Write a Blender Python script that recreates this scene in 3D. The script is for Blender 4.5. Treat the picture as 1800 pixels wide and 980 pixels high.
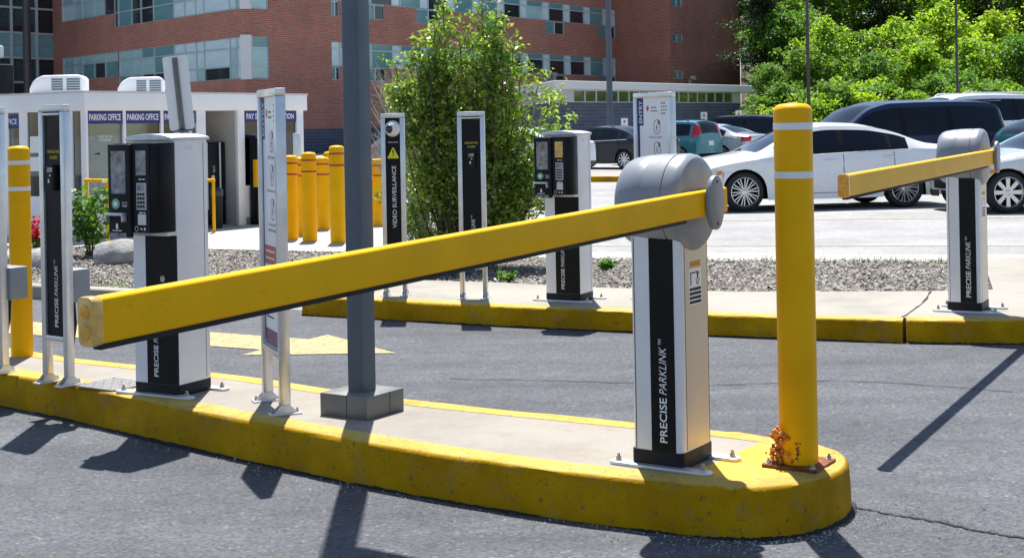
import bpy, bmesh, math, random
import numpy as np
from mathutils import Matrix, Vector

for o in list(bpy.data.objects): bpy.data.objects.remove(o)
sc = bpy.context.scene
col = sc.collection
PI = math.pi
RAD = math.radians

# ------------------------------------------------------------------ camera
cd = bpy.data.cameras.new('camera')
cam = bpy.data.objects.new('camera', cd); col.objects.link(cam)
cd.sensor_width = 36.0; cd.lens = 49.0
cd.shift_y = -0.1489
cd.clip_start = 0.05; cd.clip_end = 3000
r = 0.018
cam.matrix_world = Matrix(((math.cos(r), math.sin(r), 0, 0), (0, 0, -1, 0), (-math.sin(r), math.cos(r), 0, 1.5), (0, 0, 0, 1)))
sc.camera = cam
# ------------------------------------------------------------------ world, sun, exposure
W = bpy.data.worlds.new('World'); sc.world = W; W.use_nodes = True
wn = W.node_tree; wn.nodes.clear()
sky = wn.nodes.new('ShaderNodeTexSky'); sky.sky_type = 'NISHITA'; sky.sun_disc = False
sky.sun_elevation = RAD(65.8); sky.sun_rotation = RAD(-3); sky.air_density = 1.0; sky.dust_density = 0.6; sky.ozone_density = 1.0
bg = wn.nodes.new('ShaderNodeBackground'); bg.inputs['Strength'].default_value = 0.088
wo = wn.nodes.new('ShaderNodeOutputWorld')
wn.links.new(sky.outputs[0], bg.inputs[0]); wn.links.new(bg.outputs[0], wo.inputs[0])
sd = bpy.data.lights.new('sun', 'SUN'); sd.energy = 5.0; sd.angle = RAD(0.53); sd.color = (1.0, 0.96, 0.90)
sun = bpy.data.objects.new('sun', sd); col.objects.link(sun)
sun.rotation_euler = Vector((0.022, -0.45, -1)).to_track_quat('-Z', 'Y').to_euler()
sun.location = (0, 20, 40)
vs = sc.view_settings
vs.view_transform = 'Standard'; vs.look = 'None'; vs.gamma = 1.0; vs.use_curve_mapping = False; vs.exposure = 0.88
try: sc.cycles.use_preview_denoising = True
except Exception: pass

# ------------------------------------------------------------------ materials
MAT = {}
def srgb(r_, g, b):
    f = lambda c: (c / 255 / 12.92 if c / 255 <= .04045 else ((c / 255 + .055) / 1.055) ** 2.4)
    return (f(r_), f(g), f(b), 1)
def lin(c): return (c[0], c[1], c[2], 1)
class NT:
    def __init__(s, name):
        s.m = bpy.data.materials.new(name); s.m.use_nodes = True; s.t = s.m.node_tree; s.t.nodes.clear()
        s.out = s.t.nodes.new('ShaderNodeOutputMaterial')
        MAT[name] = s.m
    def n(s, ty, **k):
        x = s.t.nodes.new(ty)
        for a, v in k.items():
            if a in x.inputs.keys(): x.inputs[a].default_value = v
            else: setattr(x, a, v)
        return x
    def l(s, a, b): s.t.links.new(a, b)
    def coord(s, out='Object', scale=None):
        c = s.n('ShaderNodeTexCoord').outputs[out]
        if scale:
            mp = s.n('ShaderNodeMapping'); mp.inputs['Scale'].default_value = scale; s.l(c, mp.inputs[0]); c = mp.outputs[0]
        return c
    def noise(s, co, scale, detail=4, rough=.55):
        x = s.n('ShaderNodeTexNoise', Scale=scale, Detail=detail, Roughness=rough); s.l(co, x.inputs['Vector']); return x.outputs['Fac']
    def ramp(s, fac, pts):
        x = s.n('ShaderNodeValToRGB'); e = x.color_ramp.elements
        while len(e) > 1: e.remove(e[-1])
        e[0].position = pts[0][0]; e[0].color = lin(pts[0][1]) if not isinstance(pts[0][1], float) else (pts[0][1],) * 3 + (1,)
        for p, c in pts[1:]:
            q = e.new(p); q.color = lin(c) if not isinstance(c, float) else (c,) * 3 + (1,)
        s.l(fac, x.inputs[0]); return x.outputs[0]
    def mix(s, fac, a, b, mode='MIX'):
        x = s.n('ShaderNodeMix', data_type='RGBA', blend_type=mode)
        for sock, v in ((x.inputs[0], fac), (x.inputs[6], a), (x.inputs[7], b)):
            if hasattr(v, 'is_output'): s.l(v, sock)
            else: sock.default_value = v if not isinstance(v, tuple) else lin(v)
        return x.outputs[2]
    def math(s, op, a, b=0.0):
        x = s.n('ShaderNodeMath', operation=op)
        for i, v in enumerate((a, b)):
            if hasattr(v, 'is_output'): s.l(v, x.inputs[i])
            else: x.inputs[i].default_value = v
        return x.outputs[0]
    def bump(s, h, strength=.3, dist=.01):
        x = s.n('ShaderNodeBump', Strength=strength, Distance=dist); s.l(h, x.inputs['Height']); return x.outputs[0]
    def bsdf(s, color, rough=.6, metal=0.0, normal=None, coat=0.0, spec=.5):
        p = s.n('ShaderNodeBsdfPrincipled')
        for sock, v in ((p.inputs['Base Color'], color), (p.inputs['Roughness'], rough), (p.inputs['Metallic'], metal)):
            if hasattr(v, 'is_output'): s.l(v, sock)
            else: sock.default_value = lin(v) if isinstance(v, tuple) else v
        p.inputs['Coat Weight'].default_value = coat; p.inputs['Specular IOR Level'].default_value = spec
        if normal is not None: s.l(normal, p.inputs['Normal'])
        s.l(p.outputs[0], s.out.inputs[0]); return p

def simple(name, color, rough=.5, metal=0.0, var=.12, scale=6., bump=0.0, bscale=40., coat=0.0, spec=.5):
    t = NT(name); co = t.coord()
    f = t.noise(co, scale, 5)
    d = tuple(c * (1 - var) for c in color[:3]); e = tuple(min(1, c * (1 + var * .7)) for c in color[:3])
    c = t.ramp(f, [(.3, d), (.7, e)])
    rr = t.ramp(t.noise(co, scale * 2.3, 3), [(.3, max(0.02, rough - .07)), (.7, min(1., rough + .07))])
    nm = t.bump(t.noise(co, bscale, 3), bump, .004) if bump else None
    t.bsdf(c, rr, metal, nm, coat, spec)

YEL = (0.84, 0.435, 0.0)
def mk_materials():
    # asphalt, dark lane
    for nm, base, sc_, lo, hi in (('asphalt', .098, 1.0, .55, 2.1), ('lot_asphalt', .29, 1.0, .75, 1.25)):
        t = NT(nm); co = t.coord()
        big = t.noise(co, .55, 5, .6)
        mid = t.noise(co, 6, 4, .6)
        v = t.n('ShaderNodeTexVoronoi', Scale=75.); t.l(co, v.inputs['Vector'])
        fine = t.noise(co, 160, 2)
        tb = (.90, .98, 1.14) if nm == 'asphalt' else (1., .975, .94)
        sp = t.ramp(v.outputs['Color'], [(.0, (base * lo,) * 3), (.5, (base * tb[0], base * tb[1], base * tb[2])), (.86, (base * 1.2,) * 3), (.97, (base * hi, base * hi, base * hi * .97))])
        c = t.mix(.75, sp, t.ramp(big, [(.3, (.66, .67, .70)), (.7, (1.2, 1.21, 1.22))]), 'MULTIPLY')
        c = t.mix(.5, c, t.ramp(mid, [(.35, (.8, .8, .8)), (.65, (1.15, 1.15, 1.15))]), 'MULTIPLY')
        if nm == 'asphalt':
            mp = t.n('ShaderNodeMapping'); mp.inputs['Rotation'].default_value = (0, 0, RAD(33)); mp.inputs['Scale'].default_value = (.22, 1.5, 1); t.l(co, mp.inputs[0])
            c = t.mix(.8, c, t.ramp(t.noise(mp.outputs[0], 1.6, 5, .6), [(.32, (.74, .75, .78)), (.5, (1., 1., 1.)), (.68, (1.22, 1.22, 1.22))]), 'MULTIPLY')
            c = t.mix(t.ramp(t.noise(co, 2.6, 3, .5), [(.70, 0.), (.78, .55)]), c, (.03, .03, .032))
        h = t.math('ADD', v.outputs['Distance'], fine)
        t.bsdf(c, .82, 0, t.bump(h, .6 if nm == 'asphalt' else .3, .007), spec=.35)
    # concrete
    for nm, base in (('concrete', (.30, .28, .24)), ('pavement_concrete', (.40, .39, .365))):
        t = NT(nm); co = t.coord()
        c = t.ramp(t.noise(co, 1.4, 6, .65), [(.25, tuple(b * .72 for b in base)), (.5, base), (.75, tuple(b * 1.1 for b in base))])
        c = t.mix(.6, c, t.ramp(t.noise(co, 140, 2), [(.3, (.8, .8, .8)), (.65, (1.08, 1.08, 1.08))]), 'MULTIPLY')
        c = t.mix(t.ramp(t.noise(co, 5, 6, .7), [(.6, 0.), (.75, .55)]), c, (base[0] * .55, base[1] * .5, base[2] * .45))
        if nm == 'concrete':
            rust = t.ramp(t.noise(co, 2.3, 5, .6), [(.66, 0.), (.78, .6)])
            c = t.mix(rust, c, (.33, .15, .05))
        t.bsdf(c, .85, 0, t.bump(t.noise(co, 120, 3), .25, .004))
    # painted kerb with wear and dirt
    t = NT('kerb_paint'); co = t.coord()
    c = t.ramp(t.noise(co, 3.0, 6, .65), [(.25, (.25, .128, .0)), (.5, (.39, .215, .0)), (.75, (.52, .305, .002))])
    geo = t.n('ShaderNodeNewGeometry'); sx = t.n('ShaderNodeSeparateXYZ'); t.l(geo.outputs['Normal'], sx.inputs[0])
    up = t.ramp(sx.outputs[2], [(.75, 0.), (.96, 1.)])
    c = t.mix(t.math('MULTIPLY', up, t.ramp(t.noise(co, 5, 5, .7), [(.3, .3), (.7, .85)])), c, (.56, .44, .15))           # scuffed, bleached tread on the top of the kerb
    wear = t.ramp(t.noise(co, 7, 8, .75), [(.54, 0.), (.68, .75)])
    c = t.mix(wear, c, (.26, .19, .08))
    sp = t.ramp(t.noise(co, 38, 5, .7), [(.58, 0.), (.68, .9)])
    c = t.mix(sp, c, (.12, .09, .04))
    rust = t.ramp(t.noise(co, 1.9, 4, .6), [(.66, 0.), (.76, .7)])
    c = t.mix(rust, c, (.42, .16, .02))
    t.bsdf(c, .7, 0, t.bump(t.noise(co, 30, 5, .7), .6, .008), spec=.1)
    # kerb slab with a painted nose (paint stops at a straight line)
    t = NT('island_slab'); co = t.coord()
    base = (.275, .25, .212)
    c = t.ramp(t.noise(co, 1.3, 6, .65), [(.25, tuple(b * .75 for b in base)), (.5, base), (.75, tuple(b * 1.12 for b in base))])
    c = t.mix(.6, c, t.ramp(t.noise(co, 150, 2), [(.3, (.78, .78, .78)), (.65, (1.1, 1.1, 1.1))]), 'MULTIPLY')
    c = t.mix(t.ramp(t.noise(co, 3, 7, .75), [(.52, 0.), (.72, .65)]), c, (.20, .145, .095))
    c = t.mix(t.ramp(t.noise(co, 2.0, 5, .7), [(.66, 0.), (.78, .4)]), c, (.30, .17, .08))
    dp = t.n('ShaderNodeVectorMath', operation='DOT_PRODUCT'); t.l(co, dp.inputs[0]); dp.inputs[1].default_value = (.834, -.552, 0)
    q = t.math('ADD', dp.outputs['Value'], t.math('MULTIPLY', t.noise(co, 7, 4), .05))
    msk = t.ramp(t.math('ADD', t.math('MULTIPLY', q, 8.), 18.95), [(.45, 0.), (.55, 1.)])
    pc = t.ramp(t.noise(co, 5, 6, .7), [(.3, (.55, .30, .01)), (.6, (.74, .48, .05)), (.8, (.62, .45, .14))])
    c = t.mix(msk, c, pc)
    t.bsdf(c, .8, 0, t.bump(t.noise(co, 110, 3), .25, .004))
    # road paint, worn
    t = NT('road_paint'); co = t.coord()
    c = t.ramp(t.noise(co, 6, 5, .7), [(.3, (.42, .31, .10)), (.7, (.56, .43, .17))])
    c = t.mix(t.ramp(t.noise(co, 28, 6, .75), [(.44, 0.), (.60, .85)]), c, (.14, .135, .125))
    t.bsdf(c, .75, 0, t.bump(t.noise(co, 90, 3), .4, .004))
    t = NT('faded_line'); co = t.coord()
    c = t.ramp(t.noise(co, 10, 6, .7), [(.35, (.32, .31, .28)), (.6, (.62, .55, .30))])
    t.bsdf(c, .8)
    t = NT('yellow_paint'); co = t.coord()
    c = t.ramp(t.noise(co, 4, 5), [(.3, tuple(v * .9 for v in YEL)), (.7, tuple(v * 1.06 for v in YEL))])
    mp = t.n('ShaderNodeMapping'); mp.inputs['Scale'].default_value = (1, .25, 1.6); t.l(co, mp.inputs[0])
    c = t.mix(t.ramp(t.noise(mp.outputs[0], 22, 7, .75), [(.60, 0.), (.72, .55)]), c, (.36, .20, .02))
    c = t.mix(t.ramp(t.noise(co, 90, 3, .6), [(.68, 0.), (.74, .7)]), c, (.20, .12, .03))
    t.bsdf(c, .42, 0, t.bump(t.noise(co, 60, 3), .06, .004), spec=.12)
    # bollard paint: a little chipping and grime
    t = NT('bollard_paint'); co = t.coord()
    c = t.ramp(t.noise(co, 4, 5), [(.3, (.76, .375, .0)), (.7, (.88, .46, .0))])
    c = t.mix(t.ramp(t.noise(co, 26, 6, .75), [(.68, 0.), (.74, .8)]), c, (.35, .17, .02))
    t.bsdf(c, .42, 0, t.bump(t.noise(co, 25, 3), .05, .003), spec=.14)
    simple('red_band', (.45, .05, .02), .5)
    simple('white_band', (.78, .79, .80), .4, var=.06)
    simple('white_paint', (.80, .80, .80), .45, var=.05)
    simple('booth_white', (.88, .88, .89), .5, var=.06, scale=2.)
    simple('aluminium', (.66, .66, .67), .34, .85, .10, 8.)
    simple('cabinet_paint', (.74, .75, .78), .38, .25, .05, 5.)
    simple('cabinet_side_bounce_tint', (.62, .55, .44), .38, .25, .05, 5.)  # cabinet colour with light bounced off sunlit yellow and concrete mixed in as tan
    simple('plate_metal', (.60, .61, .63), .42, .6, .12, 14., .1, 80.)
    simple('housing_grey', (.24, .26, .29), .38, .1, .06, 5., .06, 220.)
    simple('hub_grey', (.23, .245, .27), .42, .1, .08, 9.)
    simple('black_panel', (.006, .0065, .009), .32, 0, .1, 4., spec=.18)
    simple('plinth_black', (.014, .015, .018), .5, 0, .2, 8., spec=.2)
    simple('rubber', (.013, .013, .013), .75, 0, .2, 12., .1, 60.)
    simple('navy_sign', (.014, .014, .17), .45, var=.05)
    simple('lettering_white', (.82, .82, .82), .5, var=.02)
    simple('lettering_yellow', (.70, .52, .02), .5, var=.02)
    simple('lettering_grey', (.11, .11, .13), .6, var=.02)
    simple('sign_white', (.84, .84, .87), .35, var=.03)
    simple('sign_red', (.52, .07, .05), .45, var=.05)
    simple('sign_plum', (.16, .06, .14), .45, var=.05)
    simple('warning_orange', (.72, .40, .04), .45, var=.05)
    simple('warning_yellow', (.78, .72, .02), .4, var=.03)
    simple('pole_grey', (.075, .098, .130), .42, .2, .10, 3., .03, 50.)
    simple('pole_base_grey', (.15, .15, .145), .5, .2, .14, 6., .05, 50.)
    simple('box_grey', (.22, .24, .26), .5, 0, .08)
    simple('galvanised', (.20, .20, .195), .7, .2, .2, 12.)
    simple('bolt_metal', (.42, .38, .33), .45, .85, .3, 40.)
    simple('lens_amber', (.70, .42, .10), .22, 0, .35, 24., .5, 30., coat=.5)
    simple('lens_orange', (.72, .34, .02), .25, 0, .2, 40., .5, 60., coat=.4)
    simple('display_glass', (.20, .23, .26), .10, 0, .75, 22., coat=.3)
    simple('key_grey', (.45, .43, .43), .45, .2, .08)
    simple('token_green', (.16, .42, .22), .4, var=.1)
    simple('camera_white', (.78, .78, .77), .2, 0, .03, coat=.3)
    simple('camera_lens', (.012, .016, .026), .06, 0, .2, coat=.6)
    simple('rusty_metal', (.20, .065, .020), .8, .2, .55, 20., .6, 60.)
    simple('orange_foam', (.52, .19, .028), .72, 0, .4, 22., .6, 50.)
    simple('mulch_ground', (.17, .155, .135), .95, 0, .35, 14., .8, 40.)
    simple('soil', (.05, .04, .028), .95, 0, .4, 3.)
    # wood chips: every chip its own tone
    t = NT('wood_chip'); g = t.n('ShaderNodeNewGeometry')
    c = t.ramp(g.outputs['Random Per Island'], [(0, (.08, .07, .06)), (.3, (.16, .145, .125)), (.6, (.235, .215, .19)), (.9, (.32, .30, .275)), (1, (.42, .41, .39))])
    t.bsdf(c, .85)
    t = NT('boulder'); co = t.coord()
    c = t.ramp(t.noise(co, 6, 7, .7), [(.3, (.16, .155, .15)), (.55, (.36, .35, .335)), (.75, (.47, .46, .44))])
    t.bsdf(c, .85, 0, t.bump(t.noise(co, 12, 6, .7), .8, .03))
    # bricks on the far block
    def brickmat(nm, c1, c2, mortar, bw, bh, ms=.012, vary=.5):
        t = NT(nm); co = t.coord()
        s = t.n('ShaderNodeSeparateXYZ'); t.l(co, s.inputs[0]); cb = t.n('ShaderNodeCombineXYZ')
        t.l(s.outputs[0], cb.inputs[0]); t.l(s.outputs[2], cb.inputs[1])
        b = t.n('ShaderNodeTexBrick', offset=.5); t.l(cb.outputs[0], b.inputs['Vector'])
        b.inputs['Scale'].default_value = 1.; b.inputs['Brick Width'].default_value = bw; b.inputs['Row Height'].default_value = bh
        b.inputs['Mortar Size'].default_value = ms; b.inputs['Color1'].default_value = lin(c1); b.inputs['Color2'].default_value = lin(c2); b.inputs['Mortar'].default_value = lin(mortar)
        c = t.mix(vary, b.outputs['Color'], t.ramp(t.noise(co, .35, 6, .65), [(.3, (.62, .62, .64)), (.7, (1.35, 1.3, 1.28))]), 'MULTIPLY')
        t.bsdf(c, .85, 0, t.bump(t.math('SUBTRACT', 1., b.outputs['Fac']), .6, .02))
    brickmat('brick_red', (.29, .074, .046), (.39, .12, .074), (.42, .30, .24), .34, .115, .016)
    brickmat('block_dark', (.050, .065, .10), (.075, .09, .13), (.15, .17, .20), .60, .20, .014, .4)
    simple('roof_trim', (.62, .62, .62), .5, var=.05)
    simple('siding', (.50, .50, .49), .5, var=.06)
    simple('window_frame_metal', (.50, .56, .60), .4, .3, .06)
    simple('spandrel_teal', (.20, .35, .40), .25, 0, .12, .6)
    simple('dark_column', (.045, .04, .042), .5)
    # glass: reflective panes, some with pale blinds drawn behind
    def glass(nm, c, rough=.06, var=.3):
        t = NT(nm); co = t.coord()
        k = t.ramp(t.noise(co, .9, 4), [(.3, tuple(v * (1 - var) for v in c)), (.7, tuple(min(1, v * (1 + var)) for v in c))])
        t.bsdf(k, rough, 0, t.bump(t.noise(co, 1.4, 2), .04, .05), spec=.8)
    glass('glass_dark', (.018, .026, .032)); glass('glass_blind', (.34, .52, .54), .12, .15); glass('glass_pale', (.54, .68, .73), .12, .12)
    glass('glass_teal', (.12, .27, .29), .10, .2); glass('glass_green', (.055, .075, .028), .08, .5); glass('car_glass', (.006, .009, .015), .03, .3)
    MAT['car_glass'].node_tree.nodes['Principled BSDF'].inputs['Specular IOR Level'].default_value = .3
    glass('booth_glass', (.20, .245, .23), .04, .5)
    t = NT('clear_glass'); fr_ = t.n('ShaderNodeFresnel', IOR=1.5); tp_ = t.n('ShaderNodeBsdfTransparent'); tp_.inputs[0].default_value = (.72, .82, .80, 1)
    gl_ = t.n('ShaderNodeBsdfGlossy'); gl_.inputs['Roughness'].default_value = .02; ms_ = t.n('ShaderNodeMixShader')
    t.l(t.math('ADD', t.math('MULTIPLY', fr_.outputs[0], 1.6), .05), ms_.inputs[0]); t.l(tp_.outputs[0], ms_.inputs[1]); t.l(gl_.outputs[0], ms_.inputs[2]); t.l(ms_.outputs[0], t.out.inputs[0])
    simple('tyre', (.014, .014, .015), .8, 0, .2, 20.)
    simple('rim_silver', (.62, .63, .65), .25, .85, .05)
    simple('car_black_trim', (.008, .008, .009), .5, spec=.15)
    simple('light_red', (.45, .015, .02), .15, 0, .15, coat=.5)
    simple('light_clear', (.55, .56, .58), .12, .3, .2, coat=.5)
    simple('light_amber', (.72, .25, .04), .2, 0, .1, coat=.4)
    simple('plate_white', (.62, .66, .72), .4)
    for nm, c, met in (('car_white', (.74, .75, .78), 0.), ('car_silver', (.52, .54, .57), .5), ('car_navy', (.010, .022, .065), 0.), ('car_teal', (.05, .20, .25), .35),
                       ('car_dark', (.014, .016, .022), .3), ('car_grey', (.16, .17, .19), .5), ('car_turquoise', (.02, .13, .15), .4)):
        simple(nm, c, .28, met, .02, 2., coat=.8 if c[0] > .1 else .35, spec=.5 if c[0] > .1 else .3)
    # foliage
    def leaf(nm, cols, tr, rough=.45):
        t = NT(nm); g = t.n('ShaderNodeNewGeometry'); co = t.coord()
        f = t.math('ADD', t.math('MULTIPLY', g.outputs['Random Per Island'], .65), t.math('MULTIPLY', t.noise(co, .8, 3), .45))
        c = t.ramp(f, [(.15, cols[0]), (.5, cols[1]), (.85, cols[2])])
        oi = t.n('ShaderNodeObjectInfo'); c = t.mix(1., c, t.ramp(oi.outputs['Random'], [(0, (.72, .82, .8)), (.5, (1., 1., 1.)), (1, (1.25, 1.12, .9))]), 'MULTIPLY')
        p = t.n('ShaderNodeBsdfPrincipled'); t.l(c, p.inputs['Base Color']); p.inputs['Roughness'].default_value = rough; p.inputs['Specular IOR Level'].default_value = .4
        tl = t.n('ShaderNodeBsdfTranslucent'); t.l(t.mix(1., c, (1.25, 1.5, .6), 'MULTIPLY'), tl.inputs[0])
        ms = t.n('ShaderNodeMixShader'); ms.inputs[0].default_value = tr
        t.l(p.outputs[0], ms.inputs[1]); t.l(tl.outputs[0], ms.inputs[2]); t.l(ms.outputs[0], t.out.inputs[0])
    leaf('leaf_shrub', ((.05, .105, .022), (.16, .27, .05), (.40, .48, .13)), .46, .28)
    leaf('leaf_wood_bright', ((.12, .21, .02), (.26, .38, .035), (.41, .49, .06)), .54, .5)
    leaf('leaf_wood_mid', ((.04, .10, .02), (.10, .20, .035), (.20, .31, .05)), .48, .5)
    leaf('leaf_wood_dark', ((.012, .032, .012), (.028, .06, .02), (.055, .095, .03)), .35, .5)
    leaf('leaf_small', ((.04, .10, .015), (.09, .19, .025), (.17, .27, .04)), .45, .4)
    leaf('petal_red', ((.35, .004, .01), (.55, .01, .02), (.65, .03, .04)), .25, .5)
    leaf('grass_blade', ((.06, .12, .015), (.12, .2, .02), (.22, .28, .05)), .4, .5)
    simple('bark', (.10, .078, .058), .9, 0, .3, 18., .6, 40.)
    simple('twig_grey', (.48, .44, .40), .85, 0, .25, 18.)
    simple('crack_tar', (.018, .018, .018), .9, 0, .3, 30.)
    simple('grit', (.34, .33, .31), .85, 0, .4, 30.)
mk_materials()

# ------------------------------------------------------------------ mesh helpers
def tag(o, label=None, cat=None, group=None, kind=None):
    if label: o['label'] = label
    if cat: o['category'] = cat
    if group: o['group'] = group
    if kind: o['kind'] = kind
    return o
def empty(name, loc=(0, 0, 0), rz=0., label=None, cat=None, group=None):
    o = bpy.data.objects.new(name, None); col.objects.link(o)
    o.location = loc; o.rotation_euler = (0, 0, rz); o.empty_display_size = .1
    return tag(o, label, cat, group)
def link(name, me, m=None, parent=None, loc=None):
    if m is not None and not me.materials: me.materials.append(MAT[m])
    o = bpy.data.objects.new(name, me); col.objects.link(o)
    if parent is not None: o.parent = parent
    if loc is not None: o.location = loc
    return o
class MB:
    def __init__(s): s.v = []; s.f = []
    def add(s, vs_, fs):
        b = len(s.v); s.v += [tuple(p) for p in vs_]; s.f += [tuple(i + b for i in f) for f in fs]; return s
    def box(s, c, d, M=None):
        x, y, z = c; a, b, h = d[0] / 2, d[1] / 2, d[2] / 2
        P = [(x - a, y - b, z - h), (x + a, y - b, z - h), (x + a, y + b, z - h), (x - a, y + b, z - h), (x - a, y - b, z + h), (x + a, y - b, z + h), (x + a, y + b, z + h), (x - a, y + b, z + h)]
        if M is not None: P = [M @ Vector(p) for p in P]
        return s.add(P, [(0, 3, 2, 1), (4, 5, 6, 7), (0, 1, 5, 4), (1, 2, 6, 5), (2, 3, 7, 6), (3, 0, 4, 7)])
    def b2(s, x0, x1, y0, y1, z0, z1): return s.box(((x0 + x1) / 2, (y0 + y1) / 2, (z0 + z1) / 2), (x1 - x0, y1 - y0, z1 - z0))
    def prism(s, poly, z0, z1, axis='z'):
        n = len(poly)
        f = {'z': lambda p, h: (p[0], p[1], h), 'y': lambda p, h: (p[0], h, p[1]), 'x': lambda p, h: (h, p[0], p[1])}[axis]
        P = [f(p, z0) for p in poly] + [f(p, z1) for p in poly]
        return s.add(P, [tuple(range(n - 1, -1, -1)), tuple(range(n, 2 * n))] + [(i, (i + 1) % n, n + (i + 1) % n, n + i) for i in range(n)])
    def cyl(s, p0, p1, r0, r1=None, n=16, cap=True):
        if r1 is None: r1 = r0
        p0, p1 = Vector(p0), Vector(p1); d = (p1 - p0).normalized()
        u = d.orthogonal().normalized(); w = d.cross(u)
        P = []
        for p, r_ in ((p0, r0), (p1, r1)):
            for i in range(n):
                a = 2 * PI * i / n; P.append(p + u * (r_ * math.cos(a)) + w * (r_ * math.sin(a)))
        F = [(i, (i + 1) % n, n + (i + 1) % n, n + i) for i in range(n)]
        if cap: F += [tuple(range(n - 1, -1, -1)), tuple(range(n, 2 * n))]
        return s.add(P, F)
    def tube(s, pts, rs, n=6):
        if not hasattr(rs, '__len__'): rs = [rs] * len(pts)
        pts = [Vector(p) for p in pts]; P = []
        for k, p in enumerate(pts):
            d = (pts[min(k + 1, len(pts) - 1)] - pts[max(k - 1, 0)]).normalized()
            u = d.cross(Vector((.31, .2, .93))).normalized(); w = d.cross(u)
            for i in range(n):
                a = 2 * PI * i / n; P.append(p + u * (rs[k] * math.cos(a)) + w * (rs[k] * math.sin(a)))
        F = []
        for k in range(len(pts) - 1):
            for i in range(n): F.append((k * n + i, k * n + (i + 1) % n, (k + 1) * n + (i + 1) % n, (k + 1) * n + i))
        F += [tuple(range(n - 1, -1, -1)), tuple(range((len(pts) - 1) * n, len(pts) * n))]
        return s.add(P, F)
    def lathe(s, prof, n=32, axis='z', c=(0, 0, 0), cap=True):
        # prof: list of (radius, height)
        P = []; F = []; m = len(prof)
        for (r_, h) in prof:
            for i in range(n):
                a = 2 * PI * i / n; ca, sa = r_ * math.cos(a), r_ * math.sin(a)
                p = (ca, sa, h) if axis == 'z' else ((h, ca, sa) if axis == 'x' else (ca, h, -sa))
                P.append((p[0] + c[0], p[1] + c[1], p[2] + c[2]))
        for k in range(m - 1):
            for i in range(n): F.append((k * n + i, k * n + (i + 1) % n, (k + 1) * n + (i + 1) % n, (k + 1) * n + i))
        if cap: F += [tuple(range(n - 1, -1, -1)), tuple(range((m - 1) * n, m * n))]
        return s.add(P, F)
    def mesh(s, name, bevel=0., seg=2, smooth=35):
        me = bpy.data.meshes.new(name); me.from_pydata(s.v, [], s.f)
        bm = bmesh.new(); bm.from_mesh(me)
        bmesh.ops.recalc_face_normals(bm, faces=bm.faces)
        if bevel:
            ed = [e for e in bm.edges if len(e.link_faces) == 2 and e.calc_face_angle(0) > .5]
            bmesh.ops.bevel(bm, geom=ed, offset=bevel, segments=seg, profile=.5, affect='EDGES', clamp_overlap=True)
        bm.to_mesh(me); bm.free()
        if smooth:
            me.polygons.foreach_set('use_smooth', [True] * len(me.polygons)); me.set_sharp_from_angle(angle=RAD(smooth))
        return me
    def build(s, name, m, parent=None, loc=None, bevel=0., seg=2, smooth=35): return link(name, s.mesh(name, bevel, seg, smooth), m, parent, loc)

def rrect(w, h, r_, n=6, cx=0, cy=0):
    P = []
    for (sx, sy, a0) in ((1, 1, 0), (-1, 1, 90), (-1, -1, 180), (1, -1, 270)):
        for i in range(n + 1):
            a = RAD(a0 + 90 * i / n); P.append((cx + sx * (w / 2 - r_) + r_ * math.cos(a), cy + sy * (h / 2 - r_) + r_ * math.sin(a)))
    return P
Rx = lambda a: Matrix.Rotation(RAD(a), 4, 'X')
Ry = lambda a: Matrix.Rotation(RAD(a), 4, 'Y')
Rz = lambda a: Matrix.Rotation(RAD(a), 4, 'Z')
FRONT = Rx(90)                     # text on a face whose normal is -y
RIGHT = Rz(90) @ Rx(90)            # text on a face whose normal is +x
def text(body, size, m, parent, loc, R, name='lettering', bold=.0, sx=1., align='CENTER', shear=0., ext=.0006, res=3):
    cu = bpy.data.curves.new('t', 'FONT'); cu.body = body; cu.size = size; cu.align_x = align; cu.align_y = 'CENTER'
    cu.offset = bold * size; cu.extrude = ext; cu.resolution_u = res; cu.shear = shear
    to = bpy.data.objects.new('t', cu); col.objects.link(to)
    bpy.context.view_layer.update()
    me = bpy.data.meshes.new_from_object(to); me.name = name
    bpy.data.objects.remove(to); bpy.data.curves.remove(cu)
    me.materials.clear(); o = link(name, me, m, parent)
    o.matrix_local = Matrix.Translation(loc) @ R @ Matrix.Diagonal((sx, 1, 1, 1))
    return o
def copy_tree(o, parent=None):
    c = o.copy(); col.objects.link(c); c.parent = parent
    for ch in list(o.children): copy_tree(ch, c)
    return c
def smooth_poly(pts, closed=True, k=6):
    out = []; n = len(pts)
    for i in range(n if closed else n - 1):
        p = [Vector(pts[(i + j) % n] if closed else pts[min(max(i + j, 0), n - 1)]) for j in (-1, 0, 1, 2)]
        for q in range(k):
            t = q / k
            out.append(.5 * ((2 * p[1]) + (p[2] - p[0]) * t + (2 * p[0] - 5 * p[1] + 4 * p[2] - p[3]) * t * t + (3 * p[1] - p[0] - 3 * p[2] + p[3]) * t ** 3))
    if not closed: out.append(Vector(pts[-1]))
    return out
def offset(poly, d, closed=True):
    n = len(poly); out = []
    for i in range(n):
        a = poly[(i - 1) % n] if closed or i > 0 else poly[i]; b = poly[(i + 1) % n] if closed or i < n - 1 else poly[i]
        t = (b - a).normalized(); out.append(poly[i] + Vector((-t.y, t.x)) * d)
    return out
rng = random.Random(7)
nr = np.random.default_rng(11)

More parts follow.
